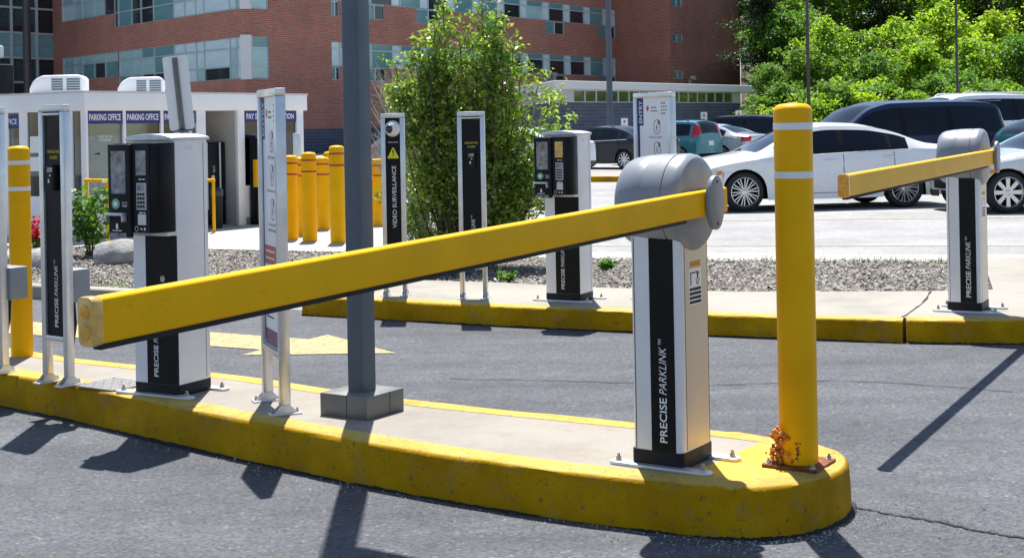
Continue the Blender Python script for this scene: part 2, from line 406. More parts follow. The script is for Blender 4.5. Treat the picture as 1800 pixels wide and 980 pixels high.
# ================================================================== THE SETTING
def sm(t): t = min(1, max(0, t)); return t * t * (3 - 2 * t)
def gz(x, y):                                    # the car park climbs a little towards the wood
    return .35 * sm((y - 26) / 8) * sm((x - .2 * y) / 4)
def build_ground():
    xs = sorted(set([-700, -300, -120] + list(range(-60, 0, 12)) + [i * 1.5 for i in range(0, 40)] + [70, 90, 130, 300, 700]))
    ys = sorted(set([-400, -100, -20, 0, 10, 18, 22] + [24 + i * 1.5 for i in range(0, 30)] + [75, 90, 120, 200, 400, 900, 1500]))
    V = [(x, y, gz(x, y)) for y in ys for x in xs]; n = len(xs)
    F = [(j * n + i, j * n + i + 1, (j + 1) * n + i + 1, (j + 1) * n + i) for j in range(len(ys) - 1) for i in range(n - 1)]
    tag(MB().add(V, F).build('ground', 'lot_asphalt', smooth=60), kind='structure')
build_ground()

# far kerb line (bottom of its face), left to right
FK = [(-9.5, 15.6), (-6.2, 13.75), (-4.4, 12.72), (-3.28, 12.10), (-1.73, 11.28), (-1.05, 10.93), (-.11, 10.44), (.75, 10.05), (1.56, 9.70), (2.60, 9.33), (3.0, 9.24), (3.6, 9.2), (6, 9.35), (12, 9.9)]
fk = smooth_poly([Vector(p) for p in FK], False, 5)
lane = [(-40, -30), (40, -30), (40, 12)] + [(p.x, p.y + .3) for p in reversed(fk)] + [(-40, 33)]
tag(MB().add([(x, y, .004) for x, y in lane], [tuple(range(len(lane)))]).build('road', 'asphalt', smooth=0), kind='structure')
# seam and crack in the lane
def ribbon(pts, w, z, jit, m, name, k=10):
    P = smooth_poly([Vector(p) for p in pts], False, k); mb = MB(); V = []
    for i, p in enumerate(P):
        a = P[max(0, i - 1)]; b = P[min(len(P) - 1, i + 1)]; t = (b - a).normalized(); nn = Vector((-t.y, t.x))
        c = p + nn * rng.uniform(-jit, jit); ww = w * rng.uniform(.35, 1.2)
        V += [(c.x - nn.x * ww, c.y - nn.y * ww, z), (c.x + nn.x * ww, c.y + nn.y * ww, z)]
    mb.add(V, [(2 * i, 2 * i + 1, 2 * i + 3, 2 * i + 2) for i in range(len(P) - 1)])
    return tag(mb.build(name, m, smooth=0), kind='structure')
ribbon([(1.27, 5.42), (1.40, 5.29), (1.538, 5.185), (1.664, 5.055), (1.79, 4.955), (2.1, 4.74), (2.6, 4.5)], .010, .008, .008, 'crack_tar', 'road_crack', 14)
ribbon([(-.4, 8.3), (.3, 8.15), (1.1, 7.95), (1.9, 8.0), (2.7, 7.6)], .006, .008, .012, 'crack_tar', 'road_crack', 14)
# arrow painted on the lane between the islands
ar = [(-4.0, 11.2), (-2.29, 10.40), (-1.477, 9.95), (-1.374, 10.16), (-.80, 9.27), (-1.829, 9.30), (-1.74, 9.52), (-2.139, 9.72), (-4.0, 10.6)]
tag(MB().add([(x, y, .009) for x, y in ar], [tuple(range(len(ar)))]).build('road_arrow', 'road_paint', smooth=0), kind='structure')
# faded lines on the road behind the bed
for a, b, w in (((-.4, 17.55), (9.5, 15.5), .035), ((2.2, 21.45), (12, 20.45), .05)):
    d = (Vector(b) - Vector(a)).normalized(); nn = Vector((-d.y, d.x)) * w
    q = [Vector(a) - nn, Vector(b) - nn, Vector(b) + nn, Vector(a) + nn]
    tag(MB().add([(p.x, p.y, .006) for p in q], [(0, 1, 2, 3)]).build('road_line', 'faded_line', smooth=0), kind='structure')

# kerb strip with a rounded nosing along an open or closed line; the inside lies to the left of the direction of travel
def kerb(name, line, h, m, parent, closed, width=.13):
    prof = [(0, -.03), (.005, h * .5), (.009, h - .022), (.014, h - .008), (.026, h - .001), (width * .6, h + .0015), (width, h), (width, h - .06)]
    ring = [offset(line, d, closed) for d, _ in prof]; n = len(line); V = []
    for k, (d, z) in enumerate(prof):
        for i, p in enumerate(ring[k]):
            j = rng.uniform(-1, 1) * (.004 if 0 < k < 6 else 0)
            V.append((p.x + j, p.y + j, z + (rng.uniform(-.003, .002) if k in (3, 4, 5) else 0)))
    F = []
    for k in range(len(prof) - 1):
        for i in range(n if closed else n - 1):
            a, b = i, (i + 1) % n; F.append((k * n + a, k * n + b, (k + 1) * n + b, (k + 1) * n + a))
    if not closed:
        F.append(tuple(k * n for k in range(len(prof)))); F.append(tuple(k * n + n - 1 for k in range(len(prof))))
    return MB().add(V, F).build(name, m, parent, smooth=50)

# near island
NI = [(-9.0, 12.3), (-6.0, 9.98), (-2.877, 7.72), (-1.666, 6.69), (-.752, 5.925), (-.027, 5.405), (.515, 5.105), (.80, 5.00), (1.02, 5.04), (1.20, 5.20), (1.29, 5.40), (1.27, 5.60), (1.14, 5.77), (.95, 5.92),
      (.52, 6.165), (-.578, 6.815), (-1.569, 7.58), (-2.462, 8.12), (-3.1, 8.62), (-6.0, 11.0), (-9.0, 13.6)]
ni = smooth_poly([Vector(p) for p in NI], True, 6)
isl = tag(empty('traffic_island'), kind='structure')
kerb('kerb', ni, .19, 'kerb_paint', isl, True, .14)
ins = offset(ni, .139)
MB().add([(p.x, p.y, .188) for p in ins], [tuple(range(len(ins)))]).build('slab', 'island_slab', isl, smooth=0)
def tar_edge(line, i0, i1, parent):
    V = []; lo_ = 0.
    for i in range(i0, i1):
        for q in range(6):
            t = q / 6; p = line[i] * (1 - t) + line[i + 1] * t; d = (line[i + 1] - line[i]).normalized(); o = Vector((d.y, -d.x))
            lo_ = .9 * lo_ + .1 * rng.gauss(0, 1) * 3; h = max(.001, .005 + lo_ * .003 + rng.gauss(0, .0015)); w_ = max(.003, .012 + lo_ * .008 + rng.gauss(0, .002))
            a = p + o * w_; b = p + o * .0015; c = p + o * .0005
            V += [(a.x, a.y, .0065), (b.x, b.y, .007), (c.x, c.y, .006 + h)]
    n = len(V) // 3
    MB().add(V, [(3 * i + k, 3 * i + 3 + k, 3 * i + 4 + k, 3 * i + 1 + k) for i in range(n - 1) for k in (0, 1)]).build('tar_edge', 'crack_tar', parent, smooth=0)
tar_edge(ni, 8, 62, isl)
# service hatch in the slab
def hatch():
    o = empty('hatch_cover', (-2.10, 7.27, .188), RAD(-33), 'grey checkered metal hatch cover set in the concrete beside ticket machine', 'hatch')
    MB().prism(rrect(.30, .26, .02), 0, .008).build('plate', 'galvanised', o)
    mb = MB()
    for i in range(9):
        for j in range(8):
            M = Matrix.Translation((-.128 + i * .032, -.11 + j * .032, .008)) @ Rz(45 if (i + j) % 2 else -45)
            mb.box((0, 0, .0), (.022, .006, .003), M)
    mb.build('tread', 'galvanised', o, smooth=0)
    for sx in (-1, 1):
        for sy in (-1, 1): MB().cyl((sx * .135, sy * .115, .007), (sx * .135, sy * .115, .011), .007, n=8).build('bolt', 'bolt_metal', o)
hatch()

# far island: yellow kerb in two lengths with an open joint, bare kerb to the left
isf = tag(empty('planted_island'), kind='structure')
def sub(x0, x1): return [p for p in fk if x0 <= p.x <= x1]
kerb('kerb', sub(-9.6, -1.80), .13, 'concrete', isf, False, .15)
left = smooth_poly([Vector(p) for p in ((-1.73, 11.28), (-1.05, 10.93), (-.11, 10.44), (.75, 10.05), (1.56, 9.70), (2.2, 9.468), (2.59, 9.333))], False, 8)
right_ = smooth_poly([Vector(p) for p in ((2.615, 9.325), (3.0, 9.24), (3.6, 9.2), (6, 9.35), (12, 9.9))], False, 8)
kerb('kerb', left, .155, 'kerb_paint', isf, False, .16)
kerb('kerb', right_, .16, 'kerb_paint', isf, False, .16)
tar_edge(left, 0, len(left) - 2, isf); tar_edge(right_, 0, len(right_) - 2, isf)
fo = offset(sub(-1.85, 12.1), .155, False)
back = [(12, 11.6), (3.75, 10.95), (3.26, 10.92), (1.78, 11.1), (.6, 11.6), (-.12, 12.05), (-1.9, 12.8)]
top = [(p.x, p.y) for p in fo] + back
MB().add([(x, y, .153) for x, y in top] + [(x, y, .0) for x, y in top], [tuple(range(len(top)))] + [(i, (i + 1) % len(top), len(top) + (i + 1) % len(top), len(top) + i) for i in range(len(top))]).build('slab', 'concrete', isf, smooth=0)
ribbon([(2.62, 9.46), (2.98, 10.2), (3.25, 10.9)], .010, .1545, .004, 'crack_tar', 'slab_joint', 8)
# concrete apron right of the far gate
ap = [(3.76, 10.96), (12, 11.6), (14, 13.5), (4.5, 13.4)]
MB().add([(x, y, .15) for x, y in ap] + [(x, y, 0.) for x, y in ap], [(0, 1, 2, 3), (0, 1, 5, 4), (1, 2, 6, 5), (2, 3, 7, 6), (3, 0, 4, 7)]).build('slab', 'concrete', isf, smooth=0)
# bed of wood chips
bed = [(-9.4, 15.8), (-6.2, 13.95), (-4.4, 12.92), (-3.28, 12.30), (-1.9, 11.6), (-1.9, 12.8), (-.12, 12.05), (.6, 11.6), (1.78, 11.1), (3.26, 10.92), (3.75, 10.95), (4.45, 13.4), (2.26, 13.99), (.917, 14.42), (-1.5, 15.4), (-3.6, 16.3), (-9.4, 18.6)]
def inpoly(x, y, P):
    c = False; j = len(P) - 1
    for i in range(len(P)):
        if (P[i][1] > y) != (P[j][1] > y) and x < (P[j][0] - P[i][0]) * (y - P[i][1]) / (P[j][1] - P[i][1]) + P[i][0]: c = not c
        j = i
    return c
MB().add([(x, y, .112) for x, y in bed] + [(x, y, 0) for x, y in bed], [tuple(range(len(bed)))] + [(i, (i + 1) % len(bed), len(bed) + (i + 1) % len(bed), len(bed) + i) for i in range(len(bed))]).build('planting_bed', 'mulch_ground', isf, smooth=0)
def chips():
    V = []; F = []; k = 0
    while k < 60000:
        x = rng.uniform(-7.5, 4.5); y = rng.uniform(10.9, 17.5)
        if not inpoly(x, y, bed): continue
        a = rng.uniform(0, PI); l = rng.uniform(.008, .026); w = rng.uniform(.003, .009); tx = rng.uniform(-.4, .4); ty = rng.uniform(-.4, .4)
        z = .113 + rng.random() * .022 + l * abs(tx) * .8
        ca, sa = math.cos(a), math.sin(a); b = len(V)
        for (p, q) in ((-l, -w), (l, -w), (l, w), (-l, w)): V.append((x + p * ca - q * sa, y + p * sa + q * ca, z + p * tx + q * ty))
        F.append((b, b + 1, b + 2, b + 3)); k += 1
    me = bpy.data.meshes.new('wood_chips'); me.from_pydata(V, [], F)
    tag(link('wood_chips', me, 'wood_chip'), 'weathered grey and brown wood chips covering the planting bed', 'wood chips', kind='stuff')
chips()
# concrete gutter beyond the bed and the pavement by the office
gut = [(-1.5, 15.42), (.917, 14.44), (2.26, 14.01), (4.5, 13.42), (14, 13.6), (14, 14.8), (4.9, 15.2), (1.2, 16.3), (-1.4, 17.2)]
tag(MB().add([(x, y, .008) for x, y in gut], [tuple(range(len(gut)))]).build('gutter', 'pavement_concrete', smooth=0), kind='structure')
pv = [(-14, 20.4), (-9.4, 18.62), (-3.6, 16.33), (-1.52, 15.44), (-1.42, 17.2), (-1.7, 26), (-14, 31)]
pvo = tag(empty('pavement'), kind='structure')
MB().add([(x, y, .13) for x, y in pv] + [(x, y, -.02) for x, y in pv], [tuple(range(len(pv)))] + [(i, (i + 1) % len(pv), len(pv) + (i + 1) % len(pv), len(pv) + i) for i in range(len(pv))]).build('slab', 'pavement_concrete', pvo, smooth=0)
# grass tufts along the bed's back edge
def tufts():
    V = []; F = []
    for (cx, cy, n, s) in [(4.0, 13.35, 60, .4), (3.4, 13.6, 90, .5), (2.6, 13.85, 40, .5), (1.4, 14.2, 30, .6), (-2.5, 15.6, 40, .8), (-3.6, 12.6, 60, .3), (3.1, 10.95, 24, .1), (-.2, 13.6, 40, .5), (-4.6, 13.5, 40, .4)]:
        for _ in range(n):
            x = cx + rng.gauss(0, s * .5); y = cy + rng.gauss(0, .05); h = rng.uniform(.03, .09); a = rng.uniform(0, PI); w = .006
            dx, dy = math.cos(a) * w, math.sin(a) * w; b = len(V); lx, ly = rng.gauss(0, .03), rng.gauss(0, .03)
            V += [(x - dx, y - dy, .11), (x + dx, y + dy, .11), (x + lx, y + ly, .11 + h)]; F.append((b, b + 1, b + 2))
    me = bpy.data.meshes.new('grass'); me.from_pydata(V, [], F)
    tag(link('grass_tufts', me, 'grass_blade'), 'thin green grass tufts along the edge of the planting bed', 'grass', kind='stuff')
tufts()
# grit swept against the kerbs
def grit():
    V = []; F = []
    for _ in range(1500):
        if rng.random() < .35:
            x = rng.gauss(1.6, .22); y = 5.18 - (x - 1.5) * .7 + rng.gauss(0, .14)
        else:
            i = rng.randrange(12, 58); p = ni[i]; q = offset(ni, -abs(rng.gauss(0, .08)) - .004)[i] if rng.random() < .02 else None
            t = (ni[i + 1] - ni[i - 1]).normalized(); d = abs(rng.gauss(0, .07)) + .006
            x = p.x + t.y * d + rng.gauss(0, .08) * t.x; y = p.y - t.x * d + rng.gauss(0, .08) * t.y
        if inpoly(x, y, [(p.x, p.y) for p in ni[::2]]): continue
        s = rng.uniform(.0015, .005) * (2 if rng.random() < .06 else 1); b = len(V)
        V += [(x - s, y, .004), (x + s * .6, y - s, .004), (x + s, y + s, .004), (x, y, .004 + s * 1.1)]; F += [(b, b + 1, b + 3), (b + 1, b + 2, b + 3), (b + 2, b, b + 3)]
    me = bpy.data.meshes.new('grit'); me.from_pydata(V, [], F)
    tag(link('grit', me, 'grit'), 'loose grit and stone crumbs lying along the kerb', 'grit', kind='stuff')
grit()

# ================================================================== STREET FURNITURE
def fit_text(body, L, H, m, parent, loc, R, name='lettering', bold=0., shear=0., align='CENTER', ext=.0006):
    o = text(body, 1., m, parent, (0, 0, 0), Matrix.Identity(4), name, bold, 1., 'CENTER', shear, .0)
    v = np.empty(len(o.data.vertices) * 3); o.data.vertices.foreach_get('co', v); v = v.reshape(-1, 3)
    lo, hi = v.min(0), v.max(0); v[:, :2] -= (lo[:2] + hi[:2]) / 2
    v[:, 0] *= L / (hi[0] - lo[0]); v[:, 1] *= H / (hi[1] - lo[1])
    o.data.vertices.foreach_set('co', v.ravel()); o.data.update()
    o.matrix_local = Matrix.Translation(loc) @ R
    return o
UP = FRONT @ Rz(90)                 # reads bottom to top on a front face
def brandmark(parent, x, y, z0, z1, H):
    L = z1 - z0
    fit_text('PRECISE', L * .43, H, 'lettering_white', parent, (x, y, z0 + L * .215), UP, bold=.012)
    fit_text('PARKLINK', L * .46, H, 'lettering_white', parent, (x, y, z0 + L * .69), UP, shear=.28, bold=-.004)
    fit_text('TM', L * .055, H * .4, 'lettering_white', parent, (x - H * .36, y, z0 + L * .965), UP)
def bolt(parent, x, y, z, s=1.):
    b = MB().cyl((x, y, z), (x, y, z + .004 * s), .016 * s, n=14).build('washer', 'plate_metal', parent)
    MB().cyl((x, y, z + .003 * s), (x, y, z + .016 * s), .011 * s, n=6).cyl((x, y, z + .016 * s), (x, y, z + .028 * s), .006 * s, n=8).build('bolt', 'bolt_metal', parent)
def ell(a, b, n=32, cx=0, cy=0): return [(cx + a * math.cos(2 * PI * i / n), cy + b * math.sin(2 * PI * i / n)) for i in range(n)]

def small_print(parent, x0, x1, y, zs, h, m):
    # print too small to read: rows of short dashes, one for each word
    mb = MB(); q = random.Random(len(zs) * 7 + int(abs(x0) * 1000))
    for z in zs:
        x = x0
        while x < x1 - .008:
            w = min(q.uniform(.010, .026), x1 - x); mb.b2(x, x + w, y, y + .0012, z - h / 2, z + h / 2); x += w + .005
    mb.build('small_print', m, parent, smooth=0)
def make_gate(loc, yaw, arm_len, drop, scale, label, lens, big):
    g = empty('barrier_gate', loc, RAD(yaw), label, 'barrier gate', 'parking barrier gates')
    g.scale = (scale,) * 3
    for y in (-.135, .125):
        MB().prism(rrect(.43, .062, .03, 6, .015, y), 0, .013).build('foot_plate', 'plate_metal', g, bevel=.002)
        for sx in (-.165, .195): bolt(g, sx, y, .013)
    MB().prism(rrect(.222, .262, .02), .008, .065).build('plinth', 'plinth_black', g)
    cab = MB().prism(rrect(.216, .256, .028, 8), .065, .880).build('cabinet', 'cabinet_paint', g)
    MB().b2(-.022, .081, -.1295, -.120, .0655, .878).build('stripe_panel', 'black_panel', cab)
    mb = MB()
    for y in (-.088, .108): mb.b2(.104, .1086, y - .0018, y + .0018, .07, .876)
    mb.b2(-.090, -.088, -.1287, -.12, .07, .876)
    mb.build('panel_joint', 'plinth_black', cab)
    MB().b2(.107, .1084, -.0855, .1055, .07, .876).build('side_bounce_panel', 'cabinet_side_bounce_tint', cab)  # thin added sheet carrying the painted tan bounce light on the right side
    brandmark(cab, .030, -.1300, .10, .495, .031)
    # warning label on the side
    wl = MB().b2(.1075, .1089, -.052, .055, .615, .79).build('warning_label', 'sign_white', cab)
    y0 = .0015
    MB().b2(.108, .1094, -.048, .051, .756, .787).build('label_band', 'warning_orange', wl)
    fit_text('WARNING', .085, .016, 'lettering_grey', wl, (.1096, .0015, .7715), RIGHT)
    mb = MB()
    for i in range(4): mb.b2(.108, .1093, -.048, .051, .620 + i * .0165, .631 + i * .0165)
    mb.box((.1088, -.036, .715), (.001, .008, .05))
    mb.box((.1088, -.012, .738), (.001, .058, .005), Matrix.Translation((0, -.012, .738)) @ Matrix.Identity(4) @ Matrix.Translation((0, .012, -.738)))
    M = Matrix.Translation((.1088, .025, .735))
    mb.cyl((.1084, .022, .738), (.1094, .022, .738), .006, n=10)
    for a, (dy, dz), (ly, lz) in ((15, (0, -.014), (.010, .024)), (-35, (.008, -.036), (.005, .026)), (25, (-.008, -.036), (.005, .026)), (-60, (.010, -.006), (.004, .022))):
        mb.box((0, 0, 0), (.001, ly, lz), Matrix.Translation((.1088, .022 + dy, .738 + dz)) @ Rx(a))
    mb.build('pictogram', 'plinth_black', wl, smooth=0)
    # barrel shaped head, axis across the cabinet
    hz = 1.008
    prof = [(.085, -.165), (.125, -.163), (.148, -.157), (.163, -.144), (.173, -.122), (.180, -.080), (.184, -.033), (.1834, -.0315), (.1834, -.0305), (.1845, -.029), (.186, .02), (.1865, .055), (.183, .057), (.183, .061)]
    MB().lathe(prof, 64, 'x', (0, 0, hz)).build('head_housing', 'housing_grey', g, smooth=30)
    prof = [(.183, .0605), (.1865, .062), (.1875, .092), (.183, .113), (.172, .126), (.152, .133), (.120, .1365), (.05, .138)]
    MB().lathe(prof, 64, 'x', (0, 0, hz)).build('end_cap', 'housing_grey', g, smooth=30)
    # arm
    a = empty('arm', (0, 0, hz)); a.parent = g; a.rotation_euler = (math.atan2(drop, arm_len), 0, 0)
    me = MB().prism(rrect(.044, .098, .009, 4), -arm_len, .135, 'y').mesh('arm', smooth=35)
    bpy.data.objects.remove(a)
    arm = link('arm', me, 'yellow_paint', g, (.1655, 0, hz)); arm.rotation_euler = (math.atan2(drop, arm_len), 0, 0)
    MB().b2(-.013, .013, -arm_len + .004, -.20, -.062, -.0485).build('rubber_edge', 'rubber', arm, bevel=.003)
    lm = MB().prism(rrect(.050, .104, .016, 6), -arm_len - .022, -arm_len + .006, 'y')
    le = lm.build('end_lens', lens, arm, bevel=.003)
    mb = MB()
    for z in (-.022, .022): mb.lathe([(.016, -arm_len - .0215), (.014, -arm_len - .025), (.006, -arm_len - .0265)], 16, 'y', (0, 0, z))
    mb.build('reflector', 'lens_orange', le)
    # hub holding the arm
    hub = MB().prism(ell(.068, .104, 40), .188, .210, 'x').build('hub', 'hub_grey', g, (0, 0, hz), bevel=.006)
    MB().cyl((.13, 0, 0), (.20, 0, 0), .03).build('shaft', 'plinth_black', hub)
    for z in (-.08, .08): MB().cyl((.208, 0, z), (.2115, 0, z), .006, n=10).build('screw', 'plinth_black', hub)
    return g
make_gate((.603, 5.425, .188), -33.7, 2.92, .085, 1., 'large grey barrier gate beside the rust-stained bollard, its yellow arm ending in a clear lens', 'lens_amber', True)
make_gate((3.185, 9.80, .153), -29.2, 3.45, .03, 1.065, 'barrier gate standing alone before the parked white cars, its arm tipped with orange', 'lens_orange', False)

def feet(parent, x, s):
    # low triangular foot under a leg
    P = [(-.075, 0), (.075, 0), (.03, .03), (-.03, .03)]
    MB().add([(x + p[0] * 0.35 - .03 * s, p[0], 0.001) for p in ()], [])
    MB().b2(x - .032, x + .032, -.075, .075, 0, .008).build('foot_plate', 'plate_metal', parent, bevel=.002)
    mb = MB()
    for sx in (-1, 1): mb.prism([(-.06, .007), (.06, .007), (.02, .045), (-.02, .045)], x + sx * .0195 - .002, x + sx * .0195 + .002, 'x')
    mb.build('bracket', 'plate_metal', parent)
    for y in (-.058, .058): bolt(parent, x, y, .008, .75)

def frame_post(name, loc, yaw, w, H, zb, label, cat, group, t=.036, d=.045, panel='black_panel', scale=1.):
    g = empty(name, loc, RAD(yaw), label, cat, group); g.scale = (scale,) * 3
    for s in (-1, 1):
        MB().b2(s * (w / 2 - t / 2) - t / 2, s * (w / 2 - t / 2) + t / 2, -d / 2, d / 2, .006, H - t).build('leg', 'aluminium', g, bevel=.004)
        feet(g, s * (w / 2 - t / 2), s)
    MB().b2(-w / 2, w / 2, -d / 2, d / 2, H - t, H).build('top_rail', 'aluminium', g, bevel=.004)
    MB().b2(-w / 2 + t, w / 2 - t, -d / 2, d / 2, zb - .028, zb).build('bottom_rail', 'aluminium', g, bevel=.003)
    pn = MB().b2(-w / 2 + t + .0005, w / 2 - t - .0005, -.008, .008, zb + .0005, H - t - .0005).build('panel', panel, g)
    return g, pn
def pass_reader(loc, yaw, label, backbox):
    g, pn = frame_post('pass_reader_post', loc, yaw, .218, 1.468, .255, label, 'card reader', 'pass reader posts')
    MB().b2(-.074, .074, -.026, -.008, 1.412, 1.426).build('hood', 'aluminium', g, bevel=.003)
    fit_text('PARKING PASS', .105, .016, 'lettering_yellow', pn, (0, -.0085, 1.222), FRONT, bold=.01)
    fit_text('HOLDERS', .062, .016, 'lettering_yellow', pn, (0, -.0085, 1.192), FRONT, bold=.01)
    rd = MB().prism(rrect(.062, .135, .010, 5, .0, 1.085), -.034, -.007, 'y').build('card_reader', 'plinth_black', g, bevel=.004)
    MB().b2(-.022, .022, -.0355, -.033, 1.115, 1.14).build('reader_window', 'display_glass', rd)
    MB().cyl((.004, -.0335, 1.098), (.004, -.036, 1.098), .007, n=12).build('indicator', 'lettering_yellow', rd)
    MB().b2(-.012, -.002, -.0365, -.033, 1.058, 1.078).build('card_mark', 'lettering_white', rd)
    brandmark(pn, .004, -.0090, .30, .655, .030)
    if backbox:
        bb = MB().b2(-.09, .095, .0225, .14, .43, .60).build('junction_box', 'box_grey', g, bevel=.008)
        MB().tube([(.0, .10, .43), (.01, .10, .30), (.02, .06, .12), (.05, .04, .0)], .011, 8).build('conduit', 'rubber', bb)
    return g
pass_reader((-2.412, 7.345, .188), -36, 'pass reader post beside the ticket machine with the grey lamp post in front', True)
pass_reader((-.322, 10.98, .153), -7, 'pass reader post standing before the leafy shrub', False)

def video_post(loc, yaw, label, backbox):
    g, pn = frame_post('surveillance_post', loc, yaw, .192, 1.468, .25, label, 'camera post', 'video surveillance posts')
    dm = MB().lathe([(.066, -.008), (.066, -.016), (.064, -.022), (.058, -.040), (.045, -.058), (.025, -.068), (.006, -.071)], 32, 'y', (0, 0, 1.345)).build('camera_dome', 'camera_white', g, smooth=50)
    MB().lathe([(.036, -.050), (.034, -.066), (.026, -.078), (.012, -.084), (.002, -.085)], 24, 'y', (-.018, .002, 1.342)).build('camera_lens', 'camera_lens', dm, smooth=60)
    fit_text('PRECISE PARKLINK', .085, .010, 'lettering_white', pn, (0, -.0085, 1.235), FRONT)
    tr = MB().prism([(-.042, 1.105), (.042, 1.105), (.046, 1.112), (.005, 1.192), (-.005, 1.192), (-.046, 1.112)], -.0098, -.007, 'y').build('warning_triangle', 'warning_yellow', pn, smooth=0)
    MB().prism([(-.004, 1.138), (.004, 1.138), (.006, 1.174), (-.006, 1.174)], -.0106, -.0096, 'y').prism([(-.004, 1.122), (.004, 1.122), (.004, 1.131), (-.004, 1.131)], -.0106, -.0096, 'y').build('exclamation_mark', 'plinth_black', tr, smooth=0)
    fit_text('VIDEO SURVEILLANCE', .50, .034, 'lettering_white', pn, (.004, -.0088, .795), UP, bold=.006)
    if backbox:
        bb = MB().b2(-.05, .115, .0225, .14, .40, .58).build('junction_box', 'box_grey', g, bevel=.008)
        MB().tube([(.0, .10, .40), (-.01, .10, .28), (-.02, .07, .12), (.0, .05, .0)], .011, 8).build('conduit', 'rubber', bb)
    return g
video_post((-2.898, 7.755, .188), -34, 'video surveillance post with white dome camera beside the plain yellow bollard', True)
video_post((-.962, 11.26, .153), -7, 'video surveillance post with white dome camera and yellow warning triangle by the shrub', False)

def entry_sign(loc, yaw, scale, label):
    g, pn = frame_post('entry_sign', loc, yaw, .395, 1.508, .285, label, 'sign', 'entry instruction signs', .036, .05, 'sign_white', scale)
    xl = -.1615
    MB().b2(xl + .001, xl + .056, -.0092, -.007, 1.27, 1.47).build('entry_band', 'navy_sign', pn)
    MB().b2(xl + .001, xl + .016, -.0092, -.007, .305, 1.27).build('edge_band', 'navy_sign', pn)
    fit_text('ENTRY', .165, .034, 'lettering_white', pn, (xl + .028, -.0096, 1.37), UP, bold=.018)
    # small crest with two lines of text, and a second mark of dots
    MB().prism([(-.072, 1.385), (-.060, 1.372), (-.048, 1.385), (-.048, 1.405), (-.060, 1.415), (-.072, 1.405)], -.0092, -.007, 'y').build('emblem', 'sign_red', pn, smooth=0)
    small_print(pn, -.025, .04, -.0088, (1.400, 1.375), .009, 'lettering_grey')
    mb = MB()
    for z, w in ((1.43, .03), (1.405, .045), (1.38, .045), (1.355, .03)):
        for k in range(3): mb.b2(.085 + k * w / 2 - .004, .085 + k * w / 2 + .006, -.0088, -.007, z - .005, z + .006)
    mb.build('emblem', 'lettering_grey', pn, smooth=0)
    def icon(z):
        o = rrect(.066, .104, .033, 8, .035, z); i_ = rrect(.056, .094, .028, 8, .035, z); n = len(o)
        V = [(p[0], -.0085, p[1]) for p in o] + [(p[0], -.0085, p[1]) for p in i_]
        mb = MB().add(V, [(k, (k + 1) % n, n + (k + 1) % n, n + k) for k in range(n)])
        mb.b2(.045, .066, -.0088, -.0078, z + .016, z + .046); mb.b2(.028, .034, -.0088, -.0078, z - .03, z + .016); mb.b2(.034, .044, -.0088, -.0078, z - .01, z - .004)
        mb.build('pictogram', 'lettering_grey', pn, smooth=0)
    for z, tx in ((1.26, ('Push for ticket.',)), (1.10, ('Keep ticket with you.',)), (.94, ('Pay at pay station', 'or at exit terminal.'))):
        icon(z)
        for k, s in enumerate(tx): fit_text(s, .0085 * len(s), .018, 'lettering_grey', pn, (.02, -.0088, z - .074 - k * .024), FRONT)
    rb = MB().b2(xl + .018, .158, -.0092, -.007, .675, .765).build('notice_band', 'sign_red', pn)
    small_print(rb, -.12, .07, -.0096, (.738, .705), .010, 'lettering_white')
    small_print(pn, -.12, .02, -.0088, [.64 - k * .036 for k in range(7)], .009, 'lettering_grey')
    small_print(pn, .10, .15, -.0088, [.604 - k * .036 for k in range(6)], .009, 'lettering_grey')
    MB().b2(xl + .018, .158, -.0092, -.007, .29, .365).build('footer_band', 'sign_plum', pn)
    return g
entry_sign((-1.143, 6.616, .188), -67.5, 1., 'entry instruction sign standing between the ticket machine and the grey square pole')
entry_sign((1.085, 10.62, .153), -52, 1.05, 'entry instruction sign rising behind the grey head of a barrier gate')

